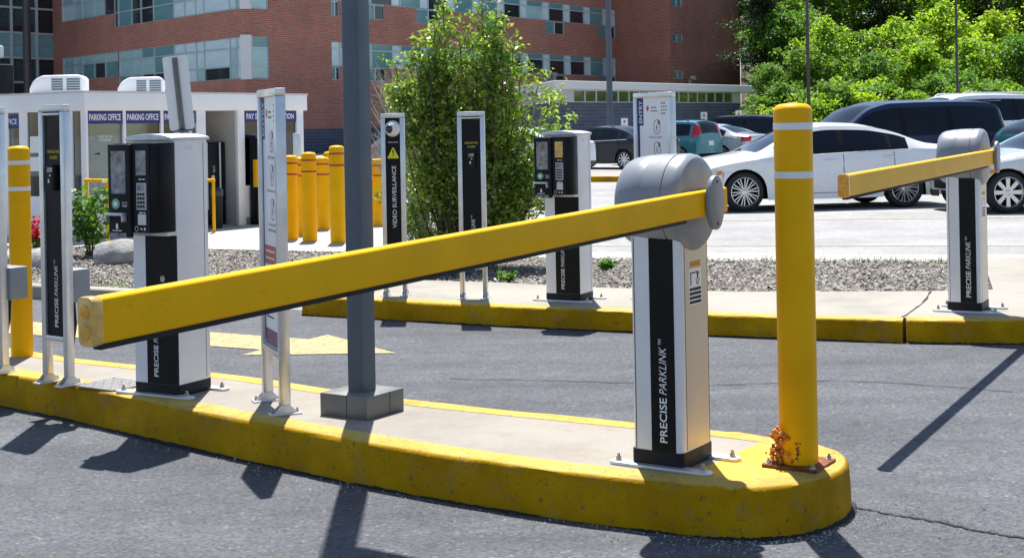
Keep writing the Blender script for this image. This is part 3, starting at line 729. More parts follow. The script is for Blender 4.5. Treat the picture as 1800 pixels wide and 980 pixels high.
def ticket_machine(loc, yaw, label, screen):
    g = empty('ticket_machine', loc, RAD(yaw), label, 'ticket machine', 'parking ticket machines')
    for y in (-.135, .125):
        MB().prism(rrect(.50, .062, .03, 6, .0, y), 0, .013).build('foot_plate', 'plate_metal', g, bevel=.002)
        for sx in (-.21, .21): bolt(g, sx, y, .013)
    w, d = .29, .245
    MB().prism(rrect(w + .006, d + .006, .02), .008, .06).build('plinth', 'plinth_black', g)
    cab = MB().prism(rrect(w, d, .012, 5), .06, 1.275).build('cabinet', 'cabinet_paint', g)
    MB().b2(-.055, .1445, -d / 2 - .0025, -d / 2 + .01, .061, .80).build('stripe_panel', 'black_panel', cab)
    MB().b2(w / 2 - .002, w / 2 + .0005, .085, .088, .07, 1.26).build('panel_joint', 'plinth_black', cab)
    MB().prism(rrect(.05, .02, .004, 3, -.02, 1.235), w / 2 - .001, w / 2 + .0006, 'x').build('name_plate', 'plate_metal', cab)
    lk = MB().cyl((.06, -d / 2 - .001, .585), (.06, -d / 2 - .008, .585), .016, n=16).build('lock', 'bolt_metal', cab)
    brandmark(cab, .005, -d / 2 - .003, .095, .46, .029)
    # curved lid
    prof = [(x_ / 10 * (w / 2 + .008), 1.288 + .018 * (1 - (x_ / 10) ** 2)) for x_ in range(-10, 11)]
    poly = [(w / 2 + .008, 1.272)] + [(p[0], p[1]) for p in reversed(prof)] + [(-w / 2 - .008, 1.272)]
    MB().prism(poly, -d / 2 - .03, d / 2 + .006, 'y').build('lid', 'pole_base_grey' if False else 'plate_metal', g, bevel=.003)
    # black terminal head with two face panels
    yb = -d / 2; yf = yb - .135
    hd = MB().prism([(-w / 2 + .005, yb + .005), (-w / 2 + .005, yf + .01), (w / 2 - .030, yf), (w / 2 - .012, yf + .008), (w / 2 - .001, yf + .030), (w / 2 - .0005, yb - .03), (w / 2 - .0005, yb + .005)], .822, 1.262).build('terminal_head', 'black_panel', g, bevel=.004)
    MB().b2(-w / 2 + .002, w / 2 + .001, yb - .06, yb + .004, .803, .8215).build('shelf_trim', 'plate_metal', g)
    lp = MB().b2(-w / 2 - .004, -.004, yf - .022, yf + .004, .800, 1.258).build('ticket_panel', 'plinth_black', g, bevel=.006)
    ylf = yf - .0235
    MB().b2(-.125, -.03, ylf, yf - .01, 1.015, 1.225).build('screen', 'display_glass', lp)
    MB().cyl((-.095, yf - .02, .965), (-.095, ylf - .002, .965), .026, n=28).build('ticket_button', 'token_green', lp)
    MB().cyl((-.095, ylf - .001, .965), (-.095, ylf - .004, .965), .013, n=20).build('button_cap', 'lettering_white', lp)
    fit_text('PUSH FOR', .036, .008, 'lettering_white', lp, (-.037, ylf - .0002, .970), FRONT)
    fit_text('TICKET', .034, .010, 'lettering_white', lp, (-.037, ylf - .0002, .955), FRONT, bold=.02)
    MB().b2(-.142, -.028, ylf - .030, yf - .015, .908, .922).b2(-.146, -.138, ylf - .028, yf - .015, .878, .908).b2(-.036, -.028, ylf - .028, yf - .015, .878, .908).build('ticket_slot', 'plate_metal', lp, bevel=.002)
    MB().cyl((-.09, yf - .02, .862), (-.09, ylf - .001, .862), .007, n=10).b2(-.097, -.083, ylf - .0006, yf - .02, .842, .857).build('pictogram', 'lettering_white', lp)
    small_print(lp, -.12, -.05, ylf - .0003, (.833,), .005, 'lettering_white')
    MB().b2(-.14, -.03, ylf - .001, yf - .01, .802, .822).build('return_tray', 'display_glass', lp)
    rp = MB().b2(.000, .108, yf - .004, yf + .012, .826, 1.256).build('payment_panel', 'plinth_black', g)
    yr = yf - .0045
    MB().b2(.022, .088, yr - .001, yf, 1.105, 1.225).build('screen', screen, rp)
    kp = MB().b2(.026, .090, yr - .004, yf, .935, 1.068).build('keypad', 'key_grey', rp, bevel=.002)
    MB().b2(.034, .076, yr - .0052, yf, 1.030, 1.060).build('keypad_display', 'display_glass', kp)
    mb = MB()
    for i in range(3):
        for j in range(4): mb.b2(.034 + i * .017, .046 + i * .017, yr - .006, yf, .946 + j * .020, .958 + j * .020)
    mb.build('key', 'plinth_black', kp)
    MB().b2(.034, .086, yr - .003, yf, .862, .915).build('card_slot', 'plate_metal', rp)
    small_print(rp, .04, .08, yr - .0003, (.922, 1.085), .005, 'lettering_white')
    mb = MB(); o = ell(.011, .013, 20, .022, .843); i_ = ell(.009, .011, 20, .022, .843)
    mb.add([(p[0], yr - .0005, p[1]) for p in o + i_], [(k, (k + 1) % 20, 20 + (k + 1) % 20, 20 + k) for k in range(20)])
    mb.b2(.048, .058, yr - .0006, yr, .838, .846); mb.b2(.070, .080, yr - .0006, yr, .836, .848)
    mb.build('pictogram', 'lettering_white', rp, smooth=0)
    return g
ticket_machine((-1.742, 7.078, .188), -29, 'black and silver ticket machine standing beside the near pass reader post and hatch cover', 'display_glass')
ticket_machine((.424, 10.785, .153), -28, 'black and silver ticket machine standing right of the leafy shrub by the wood chip bed', 'lens_amber')

# square grey lamp post with boxed foot
def lamp_pole():
    g = empty('lamp_post', (-.717, 6.462, .188), RAD(-33), 'square grey steel lamp post on a boxed metal foot between sign and gate', 'lamp post')
    MB().prism(rrect(.275, .275, .004), 0, .104).build('foot_cover', 'pole_base_grey', g, bevel=.004)
    MB().b2(.02, .0215, -.1392, -.136, .0, .1045).b2(.1365, .139, .03, .0315, 0, .1045).build('cover_joint', 'plinth_black', g)
    MB().prism(rrect(.096, .096, .010, 4), .10, 6.0).build('shaft', 'pole_grey', g)
    MB().b2(-.35, .35, -.9, .05, 6.0, 6.12).build('lamp_head', 'pole_grey', g, bevel=.02)
    MB().b2(.05, .42, -.02, -.01, 2.93, 3.5).build('sign_panel', 'sign_white', g)
lamp_pole()

# bollards
def bollard(loc, R_, H, label, m='bollard_paint', bands=(), bandm='white_band', bh=.013, group=None, step=0., name='bollard'):
    g = empty(name, loc, 0, label, 'bollard', group)
    c = R_ * .42
    prof = [(R_ * .985, 0), (R_, H * .02), (R_, H - c * 1.1)] + [(R_ - c + c * math.cos(a), H - c * 1.1 + c * .95 * math.sin(a)) for a in [i * PI / 16 for i in range(1, 9)]] + [(R_ * .3, H - .002), (.004, H)]
    MB().lathe(prof, 40).build('sleeve', m, g, smooth=50)
    for z in bands:
        MB().lathe([(R_ - .002, z - bh), (R_ + .0016, z - bh), (R_ + .0016, z + bh), (R_ - .002, z + bh)], 40).build('reflective_band', bandm, g)
    return g
nb = bollard((1.075, 5.335, .196), .0735, 1.375, 'tall yellow bollard at the kerb end with rusty base plate and orange foam', bands=(1.285, 1.100))
M = Rz(-33)
MB().prism([((M @ Vector((p[0], p[1], 0))).x, (M @ Vector((p[0], p[1], 0))).y) for p in rrect(.22, .22, .01)], -.010, .004).build('base_plate', 'rusty_metal', nb)
for sx in (-1, 1):
    for sy in (-1, 1):
        p = M @ Vector((sx * .088, sy * .088, 0)); bolt(nb, p.x, p.y, .004, .8)
MB().prism([(.0, -.0), (.03, .0), (.0, .0)], 0, 0) 
mb = MB()
for k in range(150):
    top = k % 2; cz, cr = ((.105, .030) if top else (.035, .026)); a = RAD(rng.gauss(188, 15)); z = max(.004, cz + rng.gauss(0, cr * .75))
    rr = .0735 + abs(rng.gauss(0, .016)) - (.012 if .06 < z < .078 else 0)
    c = (math.cos(a) * rr, math.sin(a) * rr, z); s_ = rng.uniform(.003, .0095)
    mb.lathe([(s_ * math.sin(PI * i / 5) * rng.uniform(.8, 1.2) + .0003, -s_ * math.cos(PI * i / 5)) for i in range(6)], 8, rng.choice('xyz'), c)
mb.build('foam_lump', 'orange_foam', nb)
mb = MB()
for k in range(40):
    a = RAD(-104 + rng.gauss(0, 4)); z = rng.uniform(.02, .095); q_ = rng.uniform(.0015, .006) * (1 if .03 < z < .07 else .6); mb.lathe([(q_ * .4, -.0009), (q_, 0), (q_ * .4, .0009)], 7, 'y', (math.cos(a) * .0735, math.sin(a) * .0735, z))
mb.build('rust_spot', 'rusty_metal', nb)
bollard((-2.935, 8.285, .188), .063, 1.25, 'plain yellow bollard behind the surveillance post with the grey junction box', bands=(1.15, .995), bh=.012)
bollard((-1.235, 11.50, .112), .076, 1.27, 'yellow bollard with white bands half hidden by the square lamp post', bands=(1.16, .99), bh=.012)
for i, (x, y, H, w) in enumerate([(-2.52, 17.22, 1.10, .092), (-2.80, 17.52, 1.06, .092), (-2.13, 16.88, 1.18, .092), (-2.78, 18.25, 1.02, .092), (-2.62, 19.2, 1.0, .092), (-2.70, 20.6, 1.05, .092), (-1.93, 19.8, .95, .092)]):
    labs = ['stout yellow bollard with red bands, frontmost of the cluster by the pay station', 'yellow bollard with red bands behind the edge of the near entry sign',
            'tallest yellow bollard with red bands beside the square lamp post', 'slim-looking yellow bollard with red bands between the two stout bollards by the booth', 'yellow bollard with red bands set back right of the stout one',
            'farthest yellow bollard with red bands in the cluster behind the booth corner', 'yellow bollard with red bands between lamp post and surveillance post']
    bollard((x, y, .129), w, H, labs[i], bands=(H - .10, H - .24), bandm='red_band', bh=.012, group='yellow bollards by the parking booth')

# lane camera on a white post behind
def lane_camera():
    g = empty('lane_camera', (-3.215, 8.60, .188), RAD(-30), 'white lane camera above a dark box on a white post', 'camera')
    MB().prism(rrect(.06, .06, .008), 0, 1.58).build('post', 'white_paint', g)
    MB().b2(-.10, .10, -.10, .10, 1.57, 1.75).build('equipment_box', 'plinth_black', g, bevel=.01)
    cm = MB().b2(-.03, .04, -.10, .08, 1.79, 1.87).build('camera_body', 'camera_white', g, bevel=.012)
    MB().cyl((.005, -.098, 1.83), (.005, -.125, 1.83), .028, n=16).build('lens', 'camera_lens', cm)
    MB().cyl((.005, 0, 1.745), (.005, 0, 1.80), .018).build('bracket', 'white_paint', g)
lane_camera()

# sign seen from behind on a perforated, leaning post
def sign_back():
    g = empty('traffic_sign', (-3.42, 15.0, .112), 0, 'leaning white sign seen from behind on a perforated steel post', 'sign')
    g.rotation_euler = (0, RAD(-5.2), 0)
    ps = MB().b2(-.026, .026, -.012, -.009, 0, 2.20).b2(-.028, -.024, -.009, .012, 0, 2.20).b2(.024, .028, -.009, .012, 0, 2.20).build('post', 'galvanised', g)
    mb = MB()
    for k in range(72): mb.cyl((0.006, -.0125, .06 + k * .03), (0.006, -.0118, .06 + k * .03), .006, n=8)
    mb.build('hole', 'plinth_black', ps)
    MB().prism(rrect(.27, .80, .03, 5, .0, 1.82), .0125, .0165, 'y').build('panel', 'sign_white', g)
    MB().b2(-.10, .10, .0125, .016, 1.16, 1.40).build('lower_panel', 'sign_white', g)
    MB().tube([(-.05, -.02, 1.42), (.03, -.025, 1.425), (.06, -.015, 1.38), (.055, -.015, 1.27), (.03, -.018, 1.2)], .007, 6).build('strap', 'navy_sign', g)
sign_back()

# ================================================================== BUILDINGS
UNIT = {}
def unit_box(m):
    if m not in UNIT:
        me = MB().b2(0, 1, 0, 1, 0, 1).mesh('pane', smooth=0); me.materials.append(MAT[m]); UNIT[m] = me
    return UNIT[m]
def pane(parent, x0, x1, y0, y1, z0, z1, m, name='pane'):
    o = link(name, unit_box(m), None, parent, (x0, y0, z0)); o.scale = (x1 - x0, y1 - y0, z1 - z0); return o
def facade(bld, org, p0, p1, z0, z1, rects, m, name='wall', depth=.25):
    d = Vector(p1) - Vector(p0); L = d.length
    xs = sorted({0., L} | {max(0, min(L, q)) for r_ in rects for q in r_[:2]}); zs = sorted({z0, z1} | {q for r_ in rects for q in r_[2:4]})
    mb = MB()
    for i in range(len(xs) - 1):
        for j in range(len(zs) - 1):
            cx, cz = (xs[i] + xs[i + 1]) / 2, (zs[j] + zs[j + 1]) / 2
            if any(r_[0] < cx < r_[1] and r_[2] < cz < r_[3] for r_ in rects): continue
            if xs[i + 1] - xs[i] < 1e-4: continue
            mb.add([(xs[i], 0, zs[j]), (xs[i + 1], 0, zs[j]), (xs[i + 1], 0, zs[j + 1]), (xs[i], 0, zs[j + 1])], [(0, 1, 2, 3)])
    for (a, b, c, e) in [r_[:4] for r_ in rects]:
        for P in ([(a, 0, c), (a, depth, c), (a, depth, e), (a, 0, e)], [(b, 0, c), (b, 0, e), (b, depth, e), (b, depth, c)], [(a, 0, c), (b, 0, c), (b, depth, c), (a, depth, c)], [(a, 0, e), (a, depth, e), (b, depth, e), (b, 0, e)]):
            mb.add(P, [(0, 1, 2, 3)])
    me = bpy.data.meshes.new(name); me.from_pydata(mb.v, [], mb.f)
    o = link(name, me, m, bld, (p0[0] - org[0], p0[1] - org[1], 0)); o.rotation_euler = (0, 0, math.atan2(d.y, d.x))
    return o
def window_band(bld, wall, x0, x1, zrows, cols, pick, fw=.10):
    # one framed strip: frame bars are one part, every pane a sub-part
    mb = MB(); za, zb = zrows[0], zrows[-1]
    cs = [c for c in cols if x0 - 1e-3 <= c <= x1 + 1e-3]
    if not cs or abs(cs[0] - x0) > .01: cs = [x0] + cs
    if abs(cs[-1] - x1) > .01: cs = cs + [x1]
    for c in cs: mb.b2(c - fw / 2 if c > x0 else c, c + fw / 2 if c < x1 else c + fw / 2, .05, .16, za, zb)
    for i, z in enumerate(zrows): mb.b2(x0, x1, .055, .155, z - fw * .4, z + fw * .4)
    f = mb.build('window_frame', 'window_frame_metal', bld, wall.location, smooth=0); f.rotation_euler = wall.rotation_euler
    for i in range(len(cs) - 1):
        for j in range(len(zrows) - 1):
            pane(f, cs[i] + fw / 2 + .001, cs[i + 1] - fw / 2 - .001, .115 + rng.uniform(-.008, .008), .145, zrows[j] + fw * .4 + .001, zrows[j + 1] - fw * .4 - .001, pick(i, j, cs[i + 1] - cs[i]))
    return f

C = (-15.886, 83.7); LB = (-35.514, 106.5); RB = (9.023, 119.5); T1 = (13.12, 114.8); T2 = (20.66, 125.6)
bb = empty('brick_building', (C[0], C[1], 0), 0, 'tall red brick hospital block with bands of pale windows behind the booth', 'building')
LC = [3.07, 5.12, 6.52, 8.565, 10.36, 12.565, 14.69, 16.07, 17.92, 20.8, 22.3, 23.76, 24.8, 28.03, 28.86, 30.08]
w = facade(bb, C, LB, C, 0, 17, [(3.07, 12.565, 5.44, 7.2), (12.565, 30.09, 4.67, 7.2), (3.07, 12.0, 9.85, 11.9), (12.0, 30.09, 8.9, 11.9)], 'brick_red')
def pk_left(i, j, wd): return rng.choice(['glass_blind', 'glass_blind', 'glass_pale', 'glass_teal', 'glass_blind', 'glass_dark' if j == 0 else 'glass_teal'])
window_band(bb, w, 3.07, 12.545, [5.44, 6.55, 7.2], LC, lambda i, j, wd: 'glass_dark' if (i == 3 and j == 0) else rng.choice(['glass_blind', 'glass_teal', 'glass_blind']))
window_band(bb, w, 12.565, 30.07, [4.67, 5.45, 6.55, 7.2], LC, lambda i, j, wd: rng.choice(['glass_pale', 'glass_blind', 'glass_pale']) if i > 3 and rng.random() > .15 else rng.choice(['glass_blind', 'glass_teal', 'glass_dark' if j == 0 else 'glass_blind']))
window_band(bb, w, 3.07, 11.98, [9.85, 11.1, 11.9], LC, lambda i, j, wd: 'glass_dark' if i == 4 else rng.choice(['glass_blind', 'glass_pale']))
window_band(bb, w, 12.0, 30.07, [8.9, 9.9, 11.1, 11.9], LC, lambda i, j, wd: ('glass_dark' if i in (0, 2, 3) else 'glass_teal') if i < 5 else rng.choice(['glass_pale', 'glass_pale', 'glass_blind']))
NO = [(7.6, 8.4), (10.9, 13.0), (16.4, 19.2), (24.4, 27.2), (32.7, 35.5), (40.8, 43.6)]
cols = []
x = 7.6
while x < 43.5: cols += [x, x + .9]; x += 3.1
rc = [(0, 1.961, 4.67, 7.2), (0, 1.961, 8.9, 11.9)]
for zb_, zt_, zn in ((5.585, 7.17, 4.7), (9.84, 11.3, 8.82)):
    rc.append((7.6, 43.6, zb_, zt_)); rc += [(a, b, zn, zb_) for a, b in NO]
w = facade(bb, C, C, RB, 0, 17, rc, 'brick_red')
for z_ in ([4.67, 5.45, 6.55, 7.2], [8.9, 9.9, 11.1, 11.9]): window_band(bb, w, .01, 1.961, z_, [.55], lambda i, j, wd: 'glass_blind' if j < 2 else 'glass_teal')
for zb_, zt_, zn in ((5.585, 7.17, 4.7), (9.84, 11.3, 8.82)):
    window_band(bb, w, 7.6, 43.6, [zb_, zt_ - .45, zt_], cols, lambda i, j, wd: ('glass_pale' if wd < 1 else ('glass_teal' if j == 1 else rng.choice(['glass_dark', 'glass_blind', 'glass_dark', 'glass_teal']))))
    for a, b in NO: window_band(bb, w, a, b, [zn, zb_ - .05], [(a + b) / 2], lambda i, j, wd: 'glass_dark' if i else 'glass_teal')
w = facade(bb, C, RB, T1, 0, 17, [], 'brick_red')
wr = [(.45, 2.3, 5.2, 5.85), (.45, 2.3, 8.25, 8.9), (.45, 2.3, 11.2, 11.85)]
w = facade(bb, C, T1, T2, 0, 17, wr, 'brick_red')
for a, b, c, e in wr: window_band(bb, w, a, b, [c, e], [(a + b) / 2], lambda i, j, wd: 'glass_teal')
far_side = facade(bb, C, T2, (T2[0] - 6, T2[1] + 6), 0, 17, [], 'brick_red')
for z0_, z1_ in ((4.60, 7.27), (8.83, 11.97)):
    o_ = MB().b2(-.32, .32, -.18, .32, z0_, z1_).build('corner_post', 'roof_trim', bb, (.0, .05, 0), smooth=0); o_.rotation_euler = (0, 0, RAD(3))
# dark block footing standing proud, and expansion joints
def footing(p0, p1):
    d = Vector(p1) - Vector(p0); o = MB().b2(0, d.length, -.06, .02, 0, 1.55).build('footing', 'block_dark', bb, (p0[0] - C[0], p0[1] - C[1], 0), smooth=0); o.rotation_euler = (0, 0, math.atan2(d.y, d.x))
footing(LB, C); footing(C, RB)
tp = [(p[0] - C[0], p[1] - C[1]) for p in (LB, C, RB, T1, T2, (T2[0] - 6, T2[1] + 6), (-28, 135))]
MB().prism(tp, 16.98, 17.4).build('roof', 'roof_trim', bb, smooth=0)
wl_ = MB().b2(-.15, .15, -.25, 0, 0, .18).build('wall_light', 'plinth_black', bb, (4.1 * .58, 4.1 * .83, 2.9)); wl_.rotation_euler = (0, 0, math.atan2(35.8, 24.9))
# glazed wing on the left
gb = empty('glazed_wing', (-43.2, 92.8, 0), math.atan2(11.4, 7.9), 'dark curtain wall wing with teal spandrel bands beside the brick block', 'building')
MB().b2(-6, 20, .2, .5, 0, 17).build('wall', 'dark_column', gb, smooth=0)
xs = [-6 + 2.2 * k for k in range(13)]
mb = MB()
for x in xs: mb.b2(x - .08, x + .08, -.02, .22, 0, 17)
for z in (3.5, 5.4, 7.2, 9.05, 10.9, 12.7): mb.b2(-6, 20, .0, .2, z - .07, z + .07)
fr = mb.build('mullion', 'window_frame_metal', gb, smooth=0)
for k in range(12):
    for a, b, m in ((.1, 3.43, 'glass_dark'), (3.57, 5.33, 'glass_dark'), (5.47, 7.13, 'glass_dark'), (7.27, 8.1, 'spandrel_teal'), (8.12, 8.98, 'spandrel_teal'), (9.12, 10.83, 'glass_dark'), (10.97, 12.63, 'glass_dark')):
        pane(gb, xs[k] + .082, xs[k + 1] - .082, .12, .19, a, b, m)
cl = MB().cyl((0, 0, 0), (0, 0, 17), .27, n=20).build('column', 'dark_column', None, (-34.0, 98, 0)); cl.name = 'building_column'
tag(cl, 'round dark column standing before the glazed wing', 'column')

# low block with clerestory windows
c0 = (2.671, 77.); c1 = (16.208, 95.); c2 = (.431, 88.)
lb = empty('low_building', (c0[0], c0[1], 0), 0, 'low dark block building with clerestory windows and pale flat roof', 'building')
d = Vector(c1) - Vector(c0); ang = math.atan2(d.y, d.x)
w = facade(lb, c0, c0, (c0[0] + d.x * .945, c0[1] + d.y * .945), 0, 2.78, [], 'block_dark')
wu = facade(lb, c0, c0, (c0[0] + d.x * .945, c0[1] + d.y * .945), 2.78, 3.6, [(1.39, 20.2, 2.80, 3.47)], 'siding')
cl_cols = [1.39 + 1.1756 * k for k in range(17)]
window_band(lb, wu, 1.39, 20.2, [2.80, 3.47], cl_cols, lambda i, j, wd: 'glass_green', .09)
w2 = facade(lb, c0, c2, c0, 0, 2.78, [], 'block_dark'); w3 = facade(lb, c0, c2, c0, 2.78, 3.6, [], 'siding')
for wv, L_ in ((wu, 1.37), (w3, 11.2)):
    for k in range(5): 
        s_ = MB().prism([(-.03, 0), (.02, 0), (.02, .14), (-.005, .14)], 0, L_, 'x').build('siding_board', 'siding', lb, wv.location, smooth=0); s_.rotation_euler = wv.rotation_euler
        s_.location = (wv.location.x, wv.location.y, 2.80 + k * .15)
e1 = (d.x, d.y); e2 = (c2[0] - c0[0], c2[1] - c0[1]); u = d.normalized(); v_ = Vector(e2).normalized()
rp_ = [-u * .6 - v_ * .6, Vector(e1) - v_ * .6, Vector(e1) + Vector(e2), Vector(e2) - u * .6]
MB().prism([(p.x, p.y) for p in rp_], 3.50, 3.96).build('roof', 'roof_trim', lb, bevel=.03, smooth=0)
for px_, py_ in ((-.3, 5.0), (9.2, 15.5)):
    MB().tube([(px_, py_, 3.9), (px_, py_, 4.35), (px_ + .1, py_, 4.5), (px_ + .3, py_, 4.5), (px_ + .38, py_, 4.38)], .10, 8).build('vent_pipe', 'dark_column', lb)

# parking booth
BA = math.atan2(21.45 - 18, -3.2 + 5.51); BL = 4.14
bo = empty('parking_booth', (-5.51, 18., .13), BA, 'white parking booth with navy parking office signs above its windows', 'booth')
Zs, Zf, Zr, Zw = .55, 1.67, 1.915, .545       # sill, fascia bottom, roof, wall top (above the pavement)
MB().b2(-.05, BL + .04, -.05, 3.05, Zf, Zr).build('roof', 'booth_white', bo, bevel=.01)
MB().b2(-.06, BL + .05, -.06, 3.06, Zr - .015, Zr + .012).build('roof_edge', 'roof_trim', bo)
for x0, x1 in ((0, .044), (.623, .671), (1.275, 1.326), (1.934, 2.107), (2.734, 2.873), (3.991, BL)):
    MB().b2(x0, x1, 0, .06 if x0 else .044, 0, Zf).build('post', 'booth_white', bo, bevel=.003)
for x0, x1 in ((.044, .623), (.671, 1.275), (1.326, 1.934), (2.873, 3.991)):
    MB().b2(x0, x1, .012, .05, 0.05, Zs).build('wall_panel', 'booth_white', bo, smooth=0)
    MB().b2(x0, x1, -.012, .05, Zs, Zs + .022).build('sill', 'booth_white', bo)
    pane(bo, x0, x1, .03, .045, Zs + .0225, Zf - .001, 'clear_glass')
    sg = MB().b2(x0 + .004, x1 - .004, .012, .028, 1.50, Zf - .004).build('sign_board', 'navy_sign', bo, smooth=0)
    body = 'PARKING OFFICE' if x1 < 2 else 'PAY STATION LOCATION'
    fit_text(body, (x1 - x0) * (.90 if x1 < 2 else .90), .086, 'lettering_white', sg, ((x0 + x1) / 2, .0112, 1.585), FRONT, bold=.02)
MB().b2(.05, 4.1, 1.5, 1.53, .0, 1.66).build('inner_wall', 'siding', bo, smooth=0)
MB().b2(2.0, 2.04, .06, 1.5, 0, 1.66).build('partition', 'siding', bo, smooth=0); MB().b2(.05, 4.1, .06, 1.5, 0.005, .02).build('floor', 'concrete', bo, smooth=0)
MB().b2(.06, 1.9, .35, .75, .5, .56).b2(.5, .9, .4, .7, .56, .80).b2(1.2, 1.7, .38, .7, .56, .95).build('counter', 'dark_column', bo, smooth=0)
MB().b2(.15, .60, 1.47, 1.495, .7, 1.45).b2(1.1, 1.8, 1.47, 1.495, .5, 1.3).build('notice_board', 'spandrel_teal', bo, smooth=0)
MB().b2(.046, .12, .05, .09, .58, 1.49).b2(.68, .74, .05, .09, .58, 1.49).b2(1.33, 1.39, .05, .09, .58, 1.49).build('curtain', 'dark_column', bo, smooth=0)
# open bay with a pale inner wall
MB().b2(2.10, 2.745, .75, .80, 0, Zf).b2(2.06, 2.104, .062, .78, 0, Zf).b2(2.737, 2.78, .062, .78, 0, Zf).build('bay_lining', 'siding', bo, smooth=0)
MB().b2(2.738, 4.12, .008, .06, 0, .11).build('base_course', 'concrete', bo, smooth=0)
# left face
for y0, y1 in ((.045, .09), (.26, .34), (.90, .93), (1.18, 1.35), (1.58, 1.66), (2.95, 3.0)):
    MB().b2(0, .044, y0, y1, 0, Zf).build('post', 'booth_white', bo, smooth=0)
MB().b2(.012, .04, .93, 1.18, .05, Zs).b2(.012, .04, .34, .90, .05, .1).b2(.012, .04, 1.35, 2.95, .05, Zs).build('wall_panel', 'booth_white', bo, smooth=0)
for y0, y1, z0 in ((.09, .26, .1), (.34, .90, .1), (.93, 1.18, Zs), (1.35, 1.58, Zs), (1.66, 2.95, Zs)): pane(bo, .02, .035, y0, y1, z0, Zf - .001, 'clear_glass')
sg = MB().b2(.004, .018, 1.36, 2.9, 1.46, Zf - .02).build('sign_board', 'navy_sign', bo, smooth=0)
LEFTF = Rz(-90) @ Rx(90)
fit_text('PARKING OFFICE', .78, .075, 'lettering_white', sg, (.0035, 1.36 + .43, 1.555), LEFTF, bold=.012)
for z_, h_ in ((1.24, .22), (.98, .19)): MB().b2(.012, .0195, .96, 1.14, z_ - h_ / 2, z_ + h_ / 2).build('paper_notice', 'lettering_white', bo, smooth=0)
fit_text('PLEASE SEE AN', .24, .035, 'lettering_white', bo, (.34, .0293, 1.335), FRONT); fit_text('ATTENDANT', .20, .035, 'lettering_white', bo, (.34, .0293, 1.285), FRONT)
MB().box((.2, .0293, 1.11), (.05, .001, .012)).prism([(.225, 1.09), (.255, 1.11), (.225, 1.13)], .0288, .0298, 'y').build('arrow_mark', 'plinth_black', bo, smooth=0)
Bm = Matrix.Translation((-5.51, 18., .13)) @ Matrix.Rotation(BA, 4, 'Z')
def at_booth(x, y, z=0.): p = Bm @ Vector((x, y, z)); return (p.x, p.y, p.z)
# machines at the booth
vm = empty('vending_machine', at_booth(2.42, .42), BA, 'tall black machine with silver rails standing in the booth bay', 'vending machine')
MB().b2(-.27, .27, -.2, .26, 0, 1.22).build('body', 'black_panel', vm, bevel=.01)
for x in (-.10, .16): MB().b2(x - .015, x + .015, -.208, -.19, .25, 1.215).build('rail', 'plate_metal', vm)
MB().b2(-.01, .05, -.204, -.19, .66, .74).build('coin_plate', 'plate_metal', vm); MB().b2(.02, .06, -.204, -.19, .78, .88).build('card_reader', 'display_glass', vm)
pm = empty('pay_station', at_booth(3.02, -.10, .1), BA, 'narrow black pay station with yellow side standing before the booth window', 'pay station')
MB().b2(-.08, .08, -.06, .08, -.1, 1.17).build('body', 'black_panel', pm, bevel=.008)
MB().b2(-.086, -.06, -.064, .0, .45, .85).build('side_strip', 'yellow_paint', pm); MB().b2(-.03, .03, -.064, -.05, .78, .86).b2(-.03, .03, -.064, -.05, .62, .66).build('card_slot', 'key_grey', pm)
MB().b2(-.04, .04, -.064, -.05, .92, 1.08).build('screen', 'display_glass', pm)
ip = empty('intercom_post', (-3.0, 19.4, .13), 0, 'pale blue intercom box on a thin yellow post by the booth corner', 'intercom')
MB().cyl((0, 0, 0), (0, 0, 1.14), .025).build('post', 'yellow_paint', ip); MB().b2(-.045, .045, -.05, .05, 1.0, 1.33).build('box', 'glass_pale', ip, bevel=.01)
wb = empty('waste_bin', at_booth(2.20, -.09), 0, 'narrow dark waste bin with a crumpled liner beside the yellow rail', 'bin')
MB().lathe([(.07, 0), (.08, .02), (.09, .5), (.092, .52), (.08, .53)], 20).build('body', 'rubber', wb); MB().lathe([(.095, .46), (.098, .54), (.08, .57), (.06, .50)], 11).build('liner', 'glass_dark', wb)
# yellow pipe rails
def rail(pts, label, extra=None):
    g = empty('guard_rail', (pts[0][0], pts[0][1], .13), 0, label, 'guard rail')
    o = Vector((pts[0][0], pts[0][1], .13))
    P = [Vector(p) - o for p in pts]
    mb = MB().tube([P[0], P[1]], .022, 10); mb.build('post', 'bollard_paint', g)
    MB().tube([P[1] + Vector((-.02, 0, 0)), P[2] + Vector((.02, 0, 0))], .022, 10).build('top_rail', 'bollard_paint', g)
    MB().tube([P[2], P[3]], .022, 10).build('post', 'bollard_paint', g)
rail([(-5.27, 17.22, .12), (-5.27, 17.22, .93), (-5.0, 17.15, .92), (-5.0, 17.15, .12)], 'yellow pipe rail standing behind the leafy green plant')
rail([(-4.30, 19.05, .12), (-4.30, 19.05, .84), (-4.08, 18.98, .84), (-4.08, 18.98, .12)], 'yellow pipe rail right of the ticket machine before the booth bay')
